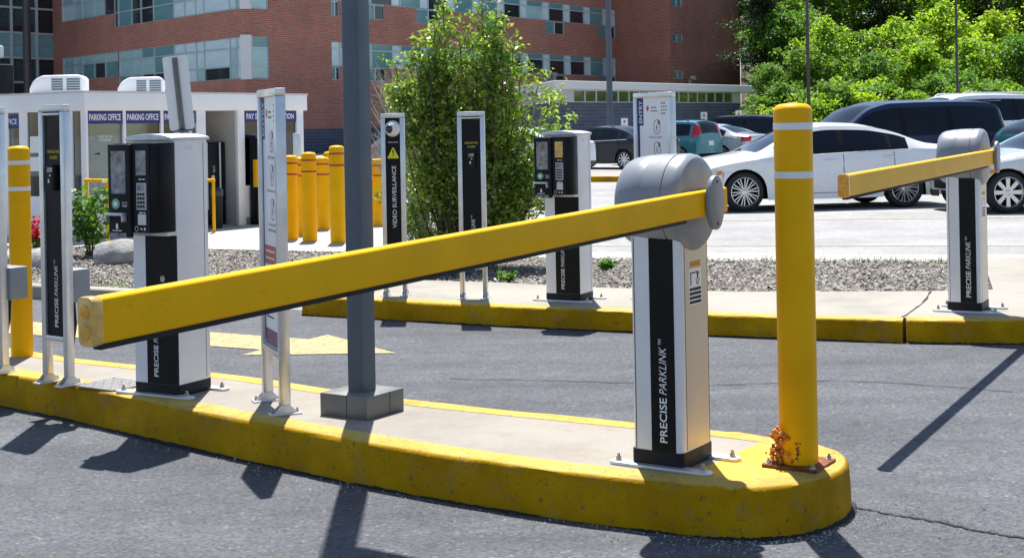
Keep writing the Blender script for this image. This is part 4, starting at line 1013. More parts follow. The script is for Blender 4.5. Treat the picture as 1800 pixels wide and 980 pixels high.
# air conditioners on the roof
def ac(loc, rz, w_, label):
    g = empty('air_conditioner', loc, rz, label, 'air conditioner', 'rooftop air conditioners')
    h = .27
    MB().prism([(-w_ / 2, 0), (w_ / 2, 0), (w_ / 2, h * .82), (w_ / 2 - .06, h), (-w_ / 2 + .16, h * .97), (-w_ / 2 + .05, h * .72), (-w_ / 2 - .01, h * .3)], -.25, .25, 'y').build('shell', 'white_paint', g, bevel=.03, seg=3)
    for x0, x1 in ((-.10 * w_, .12 * w_), (.18 * w_, .44 * w_)):
        gr = MB().b2(x0, x1, -.254, -.24, .05, h - .05).build('grille', 'window_frame_metal', g, smooth=0)
        for k in range(5):
            z = .06 + k * (h - .12) / 4.4
            MB().b2(x0 + .006, x1 - .006, -.2575, -.25, z, z + .018).build('slat', 'plinth_black' if False else 'pole_grey', gr, smooth=0)
ac((-6.33, 19.55, 2.057), RAD(8), .72, 'white rooftop air conditioner at the booth corner')
ac((-5.50, 20.75, 2.057), RAD(12), .66, 'white rooftop air conditioner half hidden behind the leaning sign')
# boulders
def boulder(name, loc, s, seed, label):
    q = random.Random(seed); bm = bmesh.new(); bmesh.ops.create_icosphere(bm, subdivisions=3, radius=1)
    ph = [Vector((q.gauss(0, 1), q.gauss(0, 1), q.gauss(0, 1))).normalized() for _ in range(9)]; dd = [q.uniform(.55, .85) for _ in ph]
    for v in bm.verts:
        p = v.co.copy()
        for n_, k in zip(ph, dd):
            t = p.dot(n_)
            if t > k: p -= n_ * (t - k) * .85
        v.co = Vector((p.x * s[0], p.y * s[1], max(-.12, p.z) * s[2] + q.uniform(-.008, .008)))
    me = bpy.data.meshes.new(name); bm.to_mesh(me); bm.free(); me.polygons.foreach_set('use_smooth', [True] * len(me.polygons)); me.set_sharp_from_angle(angle=RAD(28))
    return tag(link(name, me, 'boulder', None, loc), label, 'boulder', 'boulders edging the bed')
boulder('boulder', (-4.20, 14.85, .125), (.36, .28, .27), 3, 'long grey boulder lying below the leafy green plant')
boulder('boulder', (-4.90, 14.55, .125), (.30, .25, .28), 5, 'grey boulder below the red flowers beside the reader post')
boulder('boulder', (-5.55, 15.1, .125), (.30, .25, .2), 8, 'low grey boulder behind the plain yellow bollard')
boulder('boulder', (3.02, 11.25, .115), (.075, .05, .05), 9, 'small dark lump of stone on the wood chips near the far gate')

# ================================================================== CARS
def pchip(pts, xs):
    # monotone piecewise cubic through the control points
    P = sorted(pts); X = np.array([p[0] for p in P], float); Y = np.array([p[1] for p in P], float)
    h = np.diff(X); dl = np.diff(Y) / h; m = np.zeros(len(X)); m[0], m[-1] = dl[0], dl[-1]
    for i in range(1, len(X) - 1):
        if dl[i - 1] * dl[i] > 0:
            w1 = 2 * h[i] + h[i - 1]; w2 = h[i] + 2 * h[i - 1]; m[i] = (w1 + w2) / (w1 / dl[i - 1] + w2 / dl[i])
    xs = np.clip(xs, X[0], X[-1]); k = np.clip(np.searchsorted(X, xs) - 1, 0, len(X) - 2); t = (xs - X[k]) / h[k]
    return (2 * t ** 3 - 3 * t ** 2 + 1) * Y[k] + (t ** 3 - 2 * t ** 2 + t) * h[k] * m[k] + (-2 * t ** 3 + 3 * t ** 2) * Y[k + 1] + (t ** 3 - t ** 2) * h[k] * m[k + 1]

WHEELS = {}
def wheel_meshes(r_, style):
    if (r_, style) in WHEELS: return WHEELS[(r_, style)]
    ri = r_ * .74; w_ = .105
    ty = MB().lathe([(ri, -w_), (r_ * .93, -w_), (r_ * .985, -w_ * .8), (r_, -w_ * .4), (r_, w_ * .4), (r_ * .985, w_ * .8), (r_ * .93, w_), (ri, w_)], 40, 'y', cap=False).mesh('tyre')
    ty.materials.append(MAT['tyre'])
    mb = MB(); n = 40
    V = []; rings = [(ri, -w_), (ri, w_ * .95), (ri * .95, w_ * .98), (ri * .90, w_ * .8), (ri * .89, -w_ * .5)]
    mb2 = MB()
    for k, (rr, y) in enumerate(rings): V += [(rr * math.cos(2 * PI * i / n), y, rr * math.sin(2 * PI * i / n)) for i in range(n)]
    mb.add(V, [(k * n + i, k * n + (i + 1) % n, (k + 1) * n + (i + 1) % n, (k + 1) * n + i) for k in range(len(rings) - 1) for i in range(n)])
    ns, sw = (20, .0085) if style == 'multi' else ((8, .034) if style == 'eight' else (10, .022))
    for i in range(ns):
        a = 360 / ns * i + (0 if style != 'multi' else (2. if i % 2 else -2.))
        M = Ry(a)
        P = [(-sw * .8, .10 * 0 + w_ * .72, ri * .12), (sw * .8, w_ * .72, ri * .12), (sw, w_ * .78, ri * .93), (-sw, w_ * .78, ri * .93)]
        Q = [(p[0], p[1] - .03, p[2]) for p in P]
        mb.add([M @ Vector(p) for p in P + Q], [(0, 1, 2, 3), (7, 6, 5, 4), (0, 4, 5, 1), (1, 5, 6, 2), (2, 6, 7, 3), (3, 7, 4, 0)])
    mb.lathe([(ri * .19, w_ * .5), (ri * .19, w_ * .76), (ri * .12, w_ * .82), (.004, w_ * .83)], 20, 'y')
    rim = mb.mesh('rim'); rim.materials.append(MAT['rim_silver'])
    bk = MB().cyl((0, -w_ * .4, 0), (0, -w_ * .2, 0), ri * .885, n=24).mesh('brake_disc'); bk.materials.append(MAT['car_black_trim'])
    WHEELS[(r_, style)] = (ty, rim, bk); return WHEELS[(r_, style)]

def make_car(name, label, loc, heading, paint, P):
    """heading: direction of the nose, radians. Local x forward, y left, z up."""
    L, Wd = P['L'], P['W'] / 2; xf, xr, rw = P['xf'], P['xr'], P['rw']
    g = empty(name, loc, heading, label, P.get('cat', 'car'), 'parked cars')
    step = .03; xs = np.arange(-L / 2, L / 2 + 1e-6, step); xs = np.append(xs, L / 2) if xs[-1] < L / 2 - 1e-4 else xs
    zt = pchip(P['top'], xs); zs = pchip(P['belt'], xs); zs = np.minimum(zs, zt - .012)
    hw = pchip([(-L / 2, .80), (-L / 2 + .06, .90), (-L / 2 + .35, .975), (-L / 2 + 1.1, 1.), (L / 2 - 1.2, 1.), (L / 2 - .55, .955), (L / 2 - .2, .86), (L / 2 - .05, .72), (L / 2, .60)], xs) * Wd
    zl = pchip([(-L / 2, .42), (-L / 2 + .12, .30), (-L / 2 + .5, .21), (0, .19), (L / 2 - .6, .19), (L / 2 - .1, .22), (L / 2, .34)], xs)
    ra = rw * 1.13
    for xa in (xf, xr):
        dd = ra ** 2 - (xs - xa) ** 2; zl = np.where(dd > 0, np.maximum(zl, rw + np.sqrt(np.maximum(dd, 0))), zl)
    NS, NG, NR = 8, 7, 5
    rows = []
    for i, x in enumerate(xs):
        half = []
        z0, z1, z2, w_ = zl[i], zs[i], zt[i], hw[i]
        z0 = min(z0, z1 - .02)
        def yb(z):                                     # body side: widest at mid height
            t = (z - .55) / .42; return w_ * (1 - .035 * t * t) - (.012 if abs(z - .68) < .02 else 0)
        for k in range(NS + 1): z = z0 + (z1 - z0) * k / NS; half.append((yb(z), z))
        ys = half[-1][0]; c = z2 - z1
        tum = min(1., c / .45)
        wt = ys * (.93 - (.93 - P.get('roofw', .72)) * tum); crown = .02 + .045 * tum
        ze = z2 - min(crown, c * .5)
        for k in range(1, NG + 1):
            t = k / NG; half.append((ys + (wt - ys) * (t ** 1.12), z1 + (ze - z1) * t))
        for k in range(1, NR + 1):
            t = k / NR; half.append((wt * (1 - t) + 0, ze + (z2 - ze) * math.sin(t * PI / 2)))
        rows.append(half)
    nh = NS + NG + NR + 1; full = 2 * nh - 1
    V = []
    for i, x in enumerate(xs):
        h = rows[i]
        V += [(x, y, z) for y, z in h] + [(x, -y, z) for y, z in reversed(h[:-1])]
    cls = {}
    ws0, ws1 = P['screen']; rs0, rs1 = P['rear_screen']; pil = P['pillars']; gx0, gx1 = P['glass']
    for i in range(len(xs) - 1):
        xm = (xs[i] + xs[i + 1]) / 2; c = zt[i] - zs[i]
        for j in range(full - 1):
            jj = j if j < nh - 1 else full - 2 - j; zm = (rows[i][jj][1] + rows[i][min(jj + 1, nh - 1)][1]) / 2
            k = 'body'
            if NS <= jj < NS + NG:
                t = (jj - NS + .5) / NG
                if gx0 < xm < gx1 and c > .13 and t < .90 and t > .03:
                    k = 'side_window'
                    if any(abs(xm - p) < hwid for p, hwid in pil): k = 'pillar'
            elif jj >= NS + NG:
                if ws0 < xm < ws1 and jj > NS + NG: k = 'windscreen'
                if rs0 < xm < rs1 and jj > NS + NG: k = 'rear_window'
            for nm, (a, b, za, zb) in P.get('lights', {}).items():
                if a < xm < b and za < zm < zb and jj < NS + NG + P.get('lrow', 0): k = nm
            if jj == 0 and not any(abs(xm - xa) < ra + .02 for xa in (xf, xr)): k = 'sill_trim' if P.get('trim') else k
            cls.setdefault(k, []).append((i * full + j, i * full + j + 1, (i + 1) * full + j + 1, (i + 1) * full + j))
    cls['body'] += [tuple(range(full)), tuple((len(xs) - 1) * full + j for j in reversed(range(full)))]
    mats = {'body': paint, 'side_window': 'car_glass', 'windscreen': P.get('wsm', 'car_glass'), 'rear_window': 'car_glass', 'pillar': 'car_black_trim', 'sill_trim': 'car_black_trim', 'tail_light': 'light_red', 'head_light': 'light_clear', 'marker_light': 'light_amber', 'rear_glass': 'car_glass'}
    body = None
    VV = np.array(V)
    for k in ['body'] + [q for q in cls if q != 'body']:
        def emit(fs, nm):
            used = sorted({v for f in fs for v in f}); mp = {v: q for q, v in enumerate(used)}
            me = bpy.data.meshes.new(nm); me.from_pydata([V[v] for v in used], [], [tuple(mp[v] for v in f) for f in fs])
            bm = bmesh.new(); bm.from_mesh(me); bmesh.ops.recalc_face_normals(bm, faces=bm.faces); bm.to_mesh(me); bm.free()
            me.polygons.foreach_set('use_smooth', [True] * len(me.polygons)); me.set_sharp_from_angle(angle=RAD(38))
            return link(nm, me, mats[k], g)
        if k in ('side_window', 'tail_light', 'head_light', 'marker_light', 'sill_trim', 'pillar'):
            L_ = [f for f in cls[k] if VV[list(f), 1].mean() > 0]; R_ = [f for f in cls[k] if VV[list(f), 1].mean() <= 0]
            for fs in (L_, R_):
                if k == 'pillar':
                    for p, hwid in pil:
                        sub_ = [f for f in fs if abs(VV[list(f), 0].mean() - p) < hwid + .001]
                        if sub_: emit(sub_, k)
                elif fs: emit(fs, k)
        else:
            emit(cls[k], k)
    # dark underside and wheel wells
    MB().b2(-L / 2 + .35, L / 2 - .35, -Wd * .80, Wd * .80, .20, .72).build('underbody', 'car_black_trim', g, smooth=0)
    ty, rim, bk = wheel_meshes(rw, P.get('wheel', 'ten'))
    for xa in (xf, xr):
        for s in (1, -1):
            t_ = link('wheel', ty, None, g, (xa, s * (Wd - .125), rw)); 
            if s < 0: t_.rotation_euler = (0, 0, PI)
            link('rim', rim, None, t_); link('brake_disc', bk, None, t_)
    # door seams, handles and mirrors lie on the side surface
    def side(x, z, s, out=.0):
        i = int(np.clip(np.searchsorted(xs, x), 0, len(xs) - 1)); h = rows[i]
        q = np.interp(z, [p[1] for p in h[:NS + NG]], [p[0] for p in h[:NS + NG]]); return Vector((x, s * (q + out), z))
    for s in (1, -1):
        for xd in P['seams']:
            za = max(.26, 0); pts = [side(xd, z, s, .001) for z in np.linspace(za, float(np.interp(xd, xs, zs)) - .01, 7)]
            MB().tube(pts, .0055, 4).build('door_seam', 'car_black_trim', g, smooth=0)
        xa_, xb_ = min(P['seams']), max(P['seams'])
        MB().tube([side(x, .29, s, .001) for x in np.linspace(xa_, xb_, 14)], .005, 4).build('door_seam', 'car_black_trim', g, smooth=0)
        if P.get('trimline'):
            a_, b_ = P['trimline']; MB().tube([side(x, float(np.interp(x, xs, zs)) + .008, s, .003) for x in np.linspace(a_, b_, 40)], .009, 5).build('window_trim', 'rim_silver', g)
        for xh in P['handles']:
            z = float(np.interp(xh, xs, zs)) - .10; p = side(xh, z, s, .014)
            MB().box((p.x, p.y, p.z), (.20, .022, .026)).build('door_handle', paint if not P.get('chrome') else 'rim_silver', g, bevel=.008)
        xm_ = P['mirror']; p = side(xm_, float(np.interp(xm_, xs, zs)) + .05, s, .10)
        MB().lathe([(.02, -.09), (.07, -.06), (.085, 0), (.07, .05), (.02, .07)], 14, 'x', (p.x, p.y, p.z)).box((p.x, p.y - s * .09, p.z - .045), (.05, .10, .03)).build('mirror', paint, g)
    if P.get('plate', True):
        zp = P.get('plate_z', .80); MB().b2(-L / 2 - .012, -L / 2 + .03, -.16, .16, zp - .08, zp + .08).build('licence_plate', 'plate_white', g)
    MB().b2(L / 2 - .06, L / 2 + .006, -.38, .38, .36, .52).build('grille', 'car_black_trim', g, bevel=.02)
    if P.get('spoiler'): 
        x_, z_ = P['spoiler']; MB().b2(x_ - .16, x_ + .12, -Wd * .66, Wd * .66, z_ - .035, z_ + .012).build('spoiler', paint, g, bevel=.012)
    if P.get('rack'):
        for s in (1, -1): MB().tube([(P['rack'][0], s * Wd * .62, P['rack'][2]), (P['rack'][0] + .1, s * Wd * .62, P['rack'][2] + .06), (P['rack'][1] - .1, s * Wd * .62, P['rack'][2] + .06), (P['rack'][1], s * Wd * .62, P['rack'][2])], .018, 6).build('roof_rail', P.get('railm', 'car_black_trim'), g)
    return g

SEDAN = dict(L=4.80, W=1.85, xf=1.57, xr=-1.27, rw=.335, wheel='multi',
    top=[(-2.435, .88), (-2.36, 1.03), (-2.05, 1.075), (-1.75, 1.115), (-1.1, 1.36), (-.6, 1.455), (0, 1.475), (.35, 1.44), (.9, 1.20), (1.3, 1.0), (1.75, .925), (2.15, .82), (2.36, .68), (2.435, .52)],
    belt=[(-2.435, .86), (-2.3, .97), (-1.6, .985), (-.8, .965), (.3, .925), (1.1, .89), (1.7, .82), (2.2, .70), (2.435, .48)],
    screen=(.40, 1.28), rear_screen=(-1.72, -.92), glass=(-1.36, 1.02), pillars=[(-.17, .05), (-1.02, .025)], seams=[.98, -.17, -1.08], handles=[.08, -.98], mirror=.80, chrome=False,
    lights={'tail_light': (-2.5, -2.08, .80, .98), 'head_light': (2.02, 2.5, .60, .735), 'marker_light': (1.93, 2.03, .64, .715)}, plate_z=.78)
VAN = dict(L=5.1, W=1.98, xf=1.62, xr=-1.40, rw=.34, wheel='ten', roofw=.78,
    top=[(-2.55, .95), (-2.50, 1.30), (-2.35, 1.66), (-2.2, 1.75), (-1., 1.80), (.3, 1.78), (.8, 1.68), (1.5, 1.22), (1.8, 1.08), (2.2, .98), (2.45, .80), (2.55, .55)],
    belt=[(-2.55, .9), (-2.4, 1.05), (0, 1.0), (1.4, .96), (2., .86), (2.55, .5)], screen=(.72, 1.65), rear_screen=(-2.56, -2.32), glass=(-2.30, 1.25), pillars=[(.15, .06), (-1.02, .07)],
    seams=[1.1, .15, -1.0], handles=[.32, -.85], mirror=.98, lights={'tail_light': (-2.6, -2.38, .95, 1.32), 'head_light': (2.15, 2.55, .68, .82)}, spoiler=(-2.3, 1.78), cat='van', plate_z=.9)
SUV = dict(L=4.8, W=1.95, xf=1.45, xr=-1.38, rw=.36, wheel='ten', roofw=.76,
    top=[(-2.4, .9), (-2.36, 1.25), (-2.1, 1.68), (-1.9, 1.76), (-.6, 1.80), (.3, 1.76), (.6, 1.66), (1.15, 1.22), (1.5, 1.1), (2., 1.03), (2.3, .88), (2.4, .6)],
    belt=[(-2.4, .88), (-2.2, 1.08), (0, 1.05), (1.2, 1.02), (1.9, .93), (2.4, .55)], screen=(.50, 1.22), rear_screen=(-2.38, -1.98), glass=(-2.05, .95), pillars=[(-.15, .06), (-1.22, .06)],
    seams=[.95, -.12, -1.1], handles=[.08, -.98], mirror=.75, lights={'tail_light': (-2.5, -2.2, .95, 1.25), 'head_light': (2.0, 2.45, .74, .90)}, rack=(-1.8, .2, 1.74), cat='suv', plate_z=.85)
BOXY = dict(L=4.12, W=1.80, xf=1.24, xr=-1.31, rw=.33, wheel='ten', roofw=.80,
    top=[(-2.06, .8), (-2.03, 1.15), (-1.90, 1.50), (-1.75, 1.585), (-.7, 1.615), (.2, 1.60), (.5, 1.52), (1.05, 1.16), (1.25, 1.07), (1.7, .98), (1.98, .82), (2.06, .55)],
    belt=[(-2.06, .78), (-1.9, 1.06), (-1., 1.04), (.2, 1.0), (1., .96), (1.6, .86), (2.06, .5)], screen=(.42, 1.12), rear_screen=(-2.02, -1.80), glass=(-1.70, .88), pillars=[(-.15, .05), (-1.05, .06)],
    seams=[.92, -.12, -1.0], handles=[.08, -.92], mirror=.7, lights={'tail_light': (-2.1, -1.80, 1.0, 1.42)}, lrow=1, rack=(-1.5, .2, 1.56), plate_z=.78, cat='car')
HATCH = dict(SEDAN); HATCH.update(L=4.3, xf=1.28, xr=-1.3, rw=.31, wheel='ten',
    top=[(-2.15, .82), (-2.1, 1.02), (-1.85, 1.22), (-1.4, 1.40), (-.6, 1.48), (0, 1.48), (.4, 1.42), (1.0, 1.12), (1.25, 1.0), (1.7, .92), (2.05, .75), (2.15, .5)],
    belt=[(-2.15, .8), (-1.9, .98), (-.8, .97), (.3, .93), (1.1, .88), (1.7, .78), (2.15, .47)], screen=(.45, 1.2), rear_screen=(-2.08, -1.45), glass=(-1.45, .95), pillars=[(-.15, .05)], seams=[.92, -.12, -1.0], lights={'tail_light': (-2.2, -1.82, .84, 1.05), 'head_light': (1.78, 2.2, .6, .74)})
SEDAN['trimline'] = (-1.40, 1.05)
EIGHT = dict(SEDAN); EIGHT.update(wheel='eight', rw=.33, xf=1.74, xr=-1.13)
TEN = dict(SEDAN); TEN.update(wheel='ten', rw=.32)
def nose(x, y): return math.atan2(y, x)
def park(name, label, near_front, near_rear, paint, P, side, zoff=True):
    """place by the two ground contacts of the wheels facing us; side = +1 when the car's left side faces us"""
    a, b = Vector(near_front), Vector(near_rear); d = (a - b).normalized()
    left = Vector((-d.y, d.x)); mid = (a + b) / 2 - d * (P['xf'] + P['xr']) / 2
    c = mid - left * side * (P['W'] / 2 - .125)
    return make_car(name, label, (c.x, c.y, gz(c.x, c.y)), math.atan2(d.y, d.x), paint, P)
D1 = Vector((-.963, -.268))
park('sedan', 'white four-door sedan with multi-spoke wheels parked between the bollard and the far gate', (3.89, 23.35), (6.62, 23.8), 'car_white', SEDAN, 1)
fw = Vector((7.72, 21.84)); D3 = Vector((-.993, -.118)); park('sedan', 'silver sedan with eight-spoke wheels, its bonnet emerging behind the far gate', fw, fw - D3 * 2.87, 'car_silver', EIGHT, 1)
def by_center(name, label, c, d, paint, P): return make_car(name, label, (c[0], c[1], gz(c[0], c[1])), math.atan2(d[1], d[0]), paint, P)
by_center('minivan', 'dark blue minivan behind the white sedan with tinted windows', (8.35, 31.0), (-.963, -.268), 'car_navy', VAN)
by_center('suv', 'tall white sport utility vehicle behind the dark blue minivan', (11.6, 36.5), (-.963, -.268), 'car_white', dict(SUV, railm='car_white'))
by_center('hatchback', 'turquoise hatchback with red tail light beside the minivan rear', (12.35, 29.2), (.963, .268), 'car_turquoise', HATCH)
by_center('sedan', 'white sedan roof showing above the turquoise hatchback', (13.6, 33.3), (-.963, -.268), 'car_white', TEN)
D2 = (-.74, .67)
by_center('sedan', 'black sedan parked behind the far entry sign', (3.35, 47.8), D2, 'car_dark', TEN)
by_center('hatchback', 'boxy teal hatchback with tall red tail lights', (5.55, 51.0), D2, 'car_teal', BOXY)
by_center('sedan', 'silver sedan with red tail lights right of the boxy teal hatchback', (7.35, 52.6), D2, 'car_silver', dict(TEN))
by_center('minivan', 'dark grey minivan parked behind the silver sedan and the yellow bollard', (9.0, 56.5), D2, 'car_dark', VAN)
by_center('sedan', 'white car whose rear bumper shows beside the far ticket machine', (.25, 43.4), D2, 'car_white', TEN)
by_center('hatchback', 'dark grey hatchback half hidden behind the shrub and surveillance post', (-1.9, 38.), (.75, -.66), 'car_grey', HATCH)

# ================================================================== LAMP POSTS, SIGNS BEYOND THE LOT
def tall_lamp(loc, r_, label):
    g = empty('street_lamp', (loc[0], loc[1], gz(loc[0], loc[1])), 0, label, 'street lamp', 'tall lamp posts in the car park')
    MB().cyl((0, 0, 0), (0, 0, .7), .28, n=16).build('base', 'concrete', g); MB().cyl((0, 0, .7), (0, 0, 10), r_, r_ * .8, 12).build('pole', 'dark_column' if r_ < .12 else 'pole_grey', g)
    MB().b2(-.9, .9, -.15, .15, 10, 10.15).build('lamp_head', 'dark_column', g)
tall_lamp((4.10, 58.2), .135, 'thick dark lamp post before the low dark block building')
tall_lamp((16.2, 76.), .10, 'thin dark lamp post rising behind the capped yellow bollard')
tall_lamp((24.0, 75.), .075, 'thin dark lamp post among the trees above the white roof')
def bay_sign(x, y, h, label):
    g = empty('bay_sign', (x, y, 0), .3, label, 'sign', 'small white signs along the car park edge')
    MB().cyl((0, 0, 0), (0, 0, h), .03, n=8).build('post', 'galvanised', g); pn = MB().b2(-.15, .15, -.035, -.03, h - .55, h).build('panel', 'white_paint', g, smooth=0)
    MB().lathe([(.05, -.0355), (.05, -.037)], 16, 'y', (0, 0, h - .14)).build('symbol', 'sign_red', pn); MB().b2(-.1, .1, -.037, -.0355, h - .45, h - .36).build('small_print', 'lettering_grey', pn, smooth=0)
bay_sign(4.55, 56.5, 1.75, 'small white parking sign above the black sedan')
bay_sign(8.05, 58.5, 1.95, 'small white parking sign above the boxy teal hatchback')
bay_sign(9.75, 60., 2.0, 'small white parking sign above the dark grey minivan')
kb = tag(empty('lot_island'), kind='structure')
kl = smooth_poly([Vector(p) for p in ((.2, 37.5), (2.0, 36.6), (3.4, 36.4), (4.1, 37.2), (3.4, 38.4), (.5, 39.5))], True, 5)
kerb('kerb', kl, .15, 'kerb_paint', kb, True, .2)
q_ = offset(kl, .19); MB().add([(p.x, p.y, .148) for p in q_], [tuple(range(len(q_)))]).build('slab', 'concrete', kb, smooth=0)

# ================================================================== PLANTS
def leaf_arrays(pts, size, up=.35, nrm=None, asp=.5):
    """one folded-free diamond leaf for each point, numpy"""
    n = len(pts); d = nr.normal(size=(n, 3)); d[:, 2] *= .7; d /= np.linalg.norm(d, axis=1)[:, None]
    nn = nr.normal(size=(n, 3)); nn[:, 2] += up * 3; nn -= (nn * d).sum(1)[:, None] * d; nn /= np.linalg.norm(nn, axis=1)[:, None]
    s = np.cross(d, nn); L = (size * nr.uniform(.65, 1.35, n))[:, None]
    a = pts - d * L * .5; b = pts + s * L * asp * .5 + nn * L * .06; c = pts + d * L * .5; e = pts - s * L * asp * .5 + nn * L * .06
    return np.stack([a, b, c, e], 1).reshape(-1, 3)
def leaves_mesh(name, V, m):
    n = len(V) // 4; me = bpy.data.meshes.new(name)
    me.vertices.add(len(V)); me.vertices.foreach_set('co', V.astype(np.float32).ravel())
    me.loops.add(4 * n); me.loops.foreach_set('vertex_index', np.arange(4 * n, dtype=np.int32))
    me.polygons.add(n); me.polygons.foreach_set('loop_start', np.arange(0, 4 * n, 4, dtype=np.int32)); me.polygons.foreach_set('loop_total', np.full(n, 4, dtype=np.int32))
    me.update(); me.materials.append(MAT[m]); return me

def shrub():
    g = empty('shrub', (-.49, 13.75, .112), 0, 'tall leafy green shrub with two upright leading shoots on the chip bed', 'shrub')
    # envelopes of foliage: centre, half sizes, leaf count
    stems = []
    pts = []; tw = MB()
    shoots = [(-.20, 2.68), (-.16, 2.5), (.32, 2.66), (.28, 2.48), (.36, 2.3), (-.25, 2.3)]
    lo = lambda z: np.interp(z, [.4, 1.0, 1.6, 2.0, 2.3], [-.72, -.82, -.74, -.54, -.38]); hi = lambda z: np.interp(z, [.4, 1.0, 1.6, 2.0, 2.3], [.80, .98, .98, .66, .46])
    shoots += [(.02, 2.2), (.1, 2.25), (.06, 2.05), (.9, 1.3), (.85, 1.1), (.95, 1.75), (.75, 1.85), (.05, 1.95), (.0, 2.08), (.12, 2.12), (1.05, 1.5), (.98, 1.66), (-.62, 1.7), (-.24, 2.42), (.36, 2.42)]
    for k in range(84):
        z = .55 + 1.75 * ((k * .618) % 1.) ** .85; u_ = (k * .377 + .13) % 1.; shoots.append((lo(z) + (hi(z) - lo(z)) * u_, z))
    for (tx, tz) in shoots:
        ey = nr.normal() * .30 * (1 - tz / 3.4); b0 = np.array([nr.normal() * .09, nr.normal() * .07, 0.]); b1 = np.array([tx, ey, tz]); cs = []
        wob = nr.normal(size=3) * .05
        for t in np.linspace(0, 1, 9): cs.append(b0 + (b1 - b0) * np.array([t ** .8, t ** .8, t]) + wob * math.sin(t * 5) + np.array([.05 * np.sign(tx) * math.sin(t * PI), 0, 0]))
        tw.tube([tuple(c) for c in cs], [.013 * (1 - .85 * t) + .002 for t in np.linspace(0, 1, 9)], 5)
        for _ in range(int(15 + 9 * tz)):
            t = 1 - .72 * nr.uniform(0, 1) ** 1.3; k = t * 8; i = min(int(k), 7); p = cs[i] + (cs[i + 1] - cs[i]) * (k - i)
            a = nr.uniform(0, 2 * PI); ln = (.10 + .20 * (1 - t)) * nr.uniform(.5, 1.6)
            e = p + np.array([math.cos(a) * ln, math.sin(a) * ln * .8, ln * nr.uniform(.2, 1.2)])
            if nr.random() < .4: tw.tube([tuple(p), tuple(e)], [.0035, .0012], 3)
            m_ = int(5 + ln * 46); tt = nr.uniform(.1, 1.05, m_)[:, None]; pts.append(p + (e - p) * tt + nr.normal(size=(m_, 3)) * .024)
    P_ = np.concatenate(pts); P_ = P_[(P_[:, 2] > .16)]
    tw.build('stem', 'bark', g, smooth=0)
    link('crown', leaves_mesh('crown', leaf_arrays(P_, .054, .3, asp=.5), 'leaf_shrub'), None, g)
    # ragged low skirt of thin twigs
    return len(P_)
nsh = shrub()
def bare_bush(loc, label, n, tall, lean):
    g = empty('bare_bush', loc, 0, label, 'bush'); mb = MB()
    for k in range(n):
        a = nr.uniform(0, 2 * PI); ex = min(.25, max(-.5, lean + nr.normal() * .30)); ey = nr.normal() * .25; h = tall * nr.uniform(.55, 1.)
        pts = [(0 + nr.normal() * .06, nr.normal() * .06, 0)]
        bx, by = nr.normal() * .08, nr.normal() * .08
        for t in np.linspace(.15, 1, 7): pts.append((ex * t ** 1.6 + bx * math.sin(t * 5) , ey * t ** 1.4 + by * math.sin(t * 4), h * (t - .12 * t * t * abs(ex))))
        mb.tube(pts, [.006 * (1 - .8 * i / 7) + .0014 for i in range(8)], 4)
        for q in range(5):
            i = nr.integers(3, 7); p = np.array(pts[i]); e = p + np.array([nr.normal() * .16 + np.sign(ex) * .08, nr.normal() * .12, nr.uniform(.02, .28)])
            mb.tube([tuple(p), tuple((p + e) / 2 + nr.normal(size=3) * .02), tuple(e)], [.0035, .0025, .0012], 3)
    mb.build('branches', 'twig_grey', g, smooth=0)
bare_bush((-.95, 14.5, .112), 'leafless bush of thin grey twigs left of the leafy shrub', 95, 2.25, -.16)

def small_plant(name, loc, w_, h, n, size, m, label, cat, stemm='bark'):
    g = empty(name, loc, 0, label, cat); tw = MB(); pts = []
    for k in range(max(4, n // 45)):
        e = np.array([nr.normal() * w_ * .36, nr.normal() * w_ * .36, h * nr.uniform(.6, 1.)])
        tw.tube([(nr.normal() * .02, nr.normal() * .02, 0), tuple(e * np.array([.5, .5, .55])), tuple(e)], [.007, .005, .002], 4)
        t = nr.uniform(.3, 1.02, 45)[:, None]; pts.append(e * t + nr.normal(size=(45, 3)) * np.array([.07, .07, .04]) * (w_ / .35))
    P_ = np.concatenate(pts); P_ = P_[P_[:, 2] > .03]
    tw.build('stem', stemm, g, smooth=0); link('foliage', leaves_mesh('foliage', leaf_arrays(P_, size, .5, asp=.75), m), None, g); return g
small_plant('leafy_plant', (-4.80, 15.75, .112), .36, .86, 620, .075, 'leaf_small', 'leafy green plant growing between boulders beside the ticket machine', 'plant')
g_ = small_plant('red_flowers', (-5.32, 15.55, .112), .22, .34, 200, .055, 'leaf_small', 'red flowers growing between the yellow bollard and the reader post', 'flowers')
P_ = nr.normal(size=(170, 3)) * np.array([.07, .06, .09]) + np.array([0, -.03, .30]); link('blossom', leaves_mesh('blossom', leaf_arrays(P_, .05, .2, asp=.9), 'petal_red'), None, g_)
for i, (x, y, lab) in enumerate([(-.05, 12.35, 'small green weed on the wood chips near the pass reader post'), (.86, 13.2, 'small green weed at the back of the bed right of the far ticket machine'), (-2.3, 14.0, 'low green weed in the chips left of the lamp post')]):
    small_plant('weed', (x, y, .112), .13, .11, 45, .04, 'leaf_small', lab, 'weed')

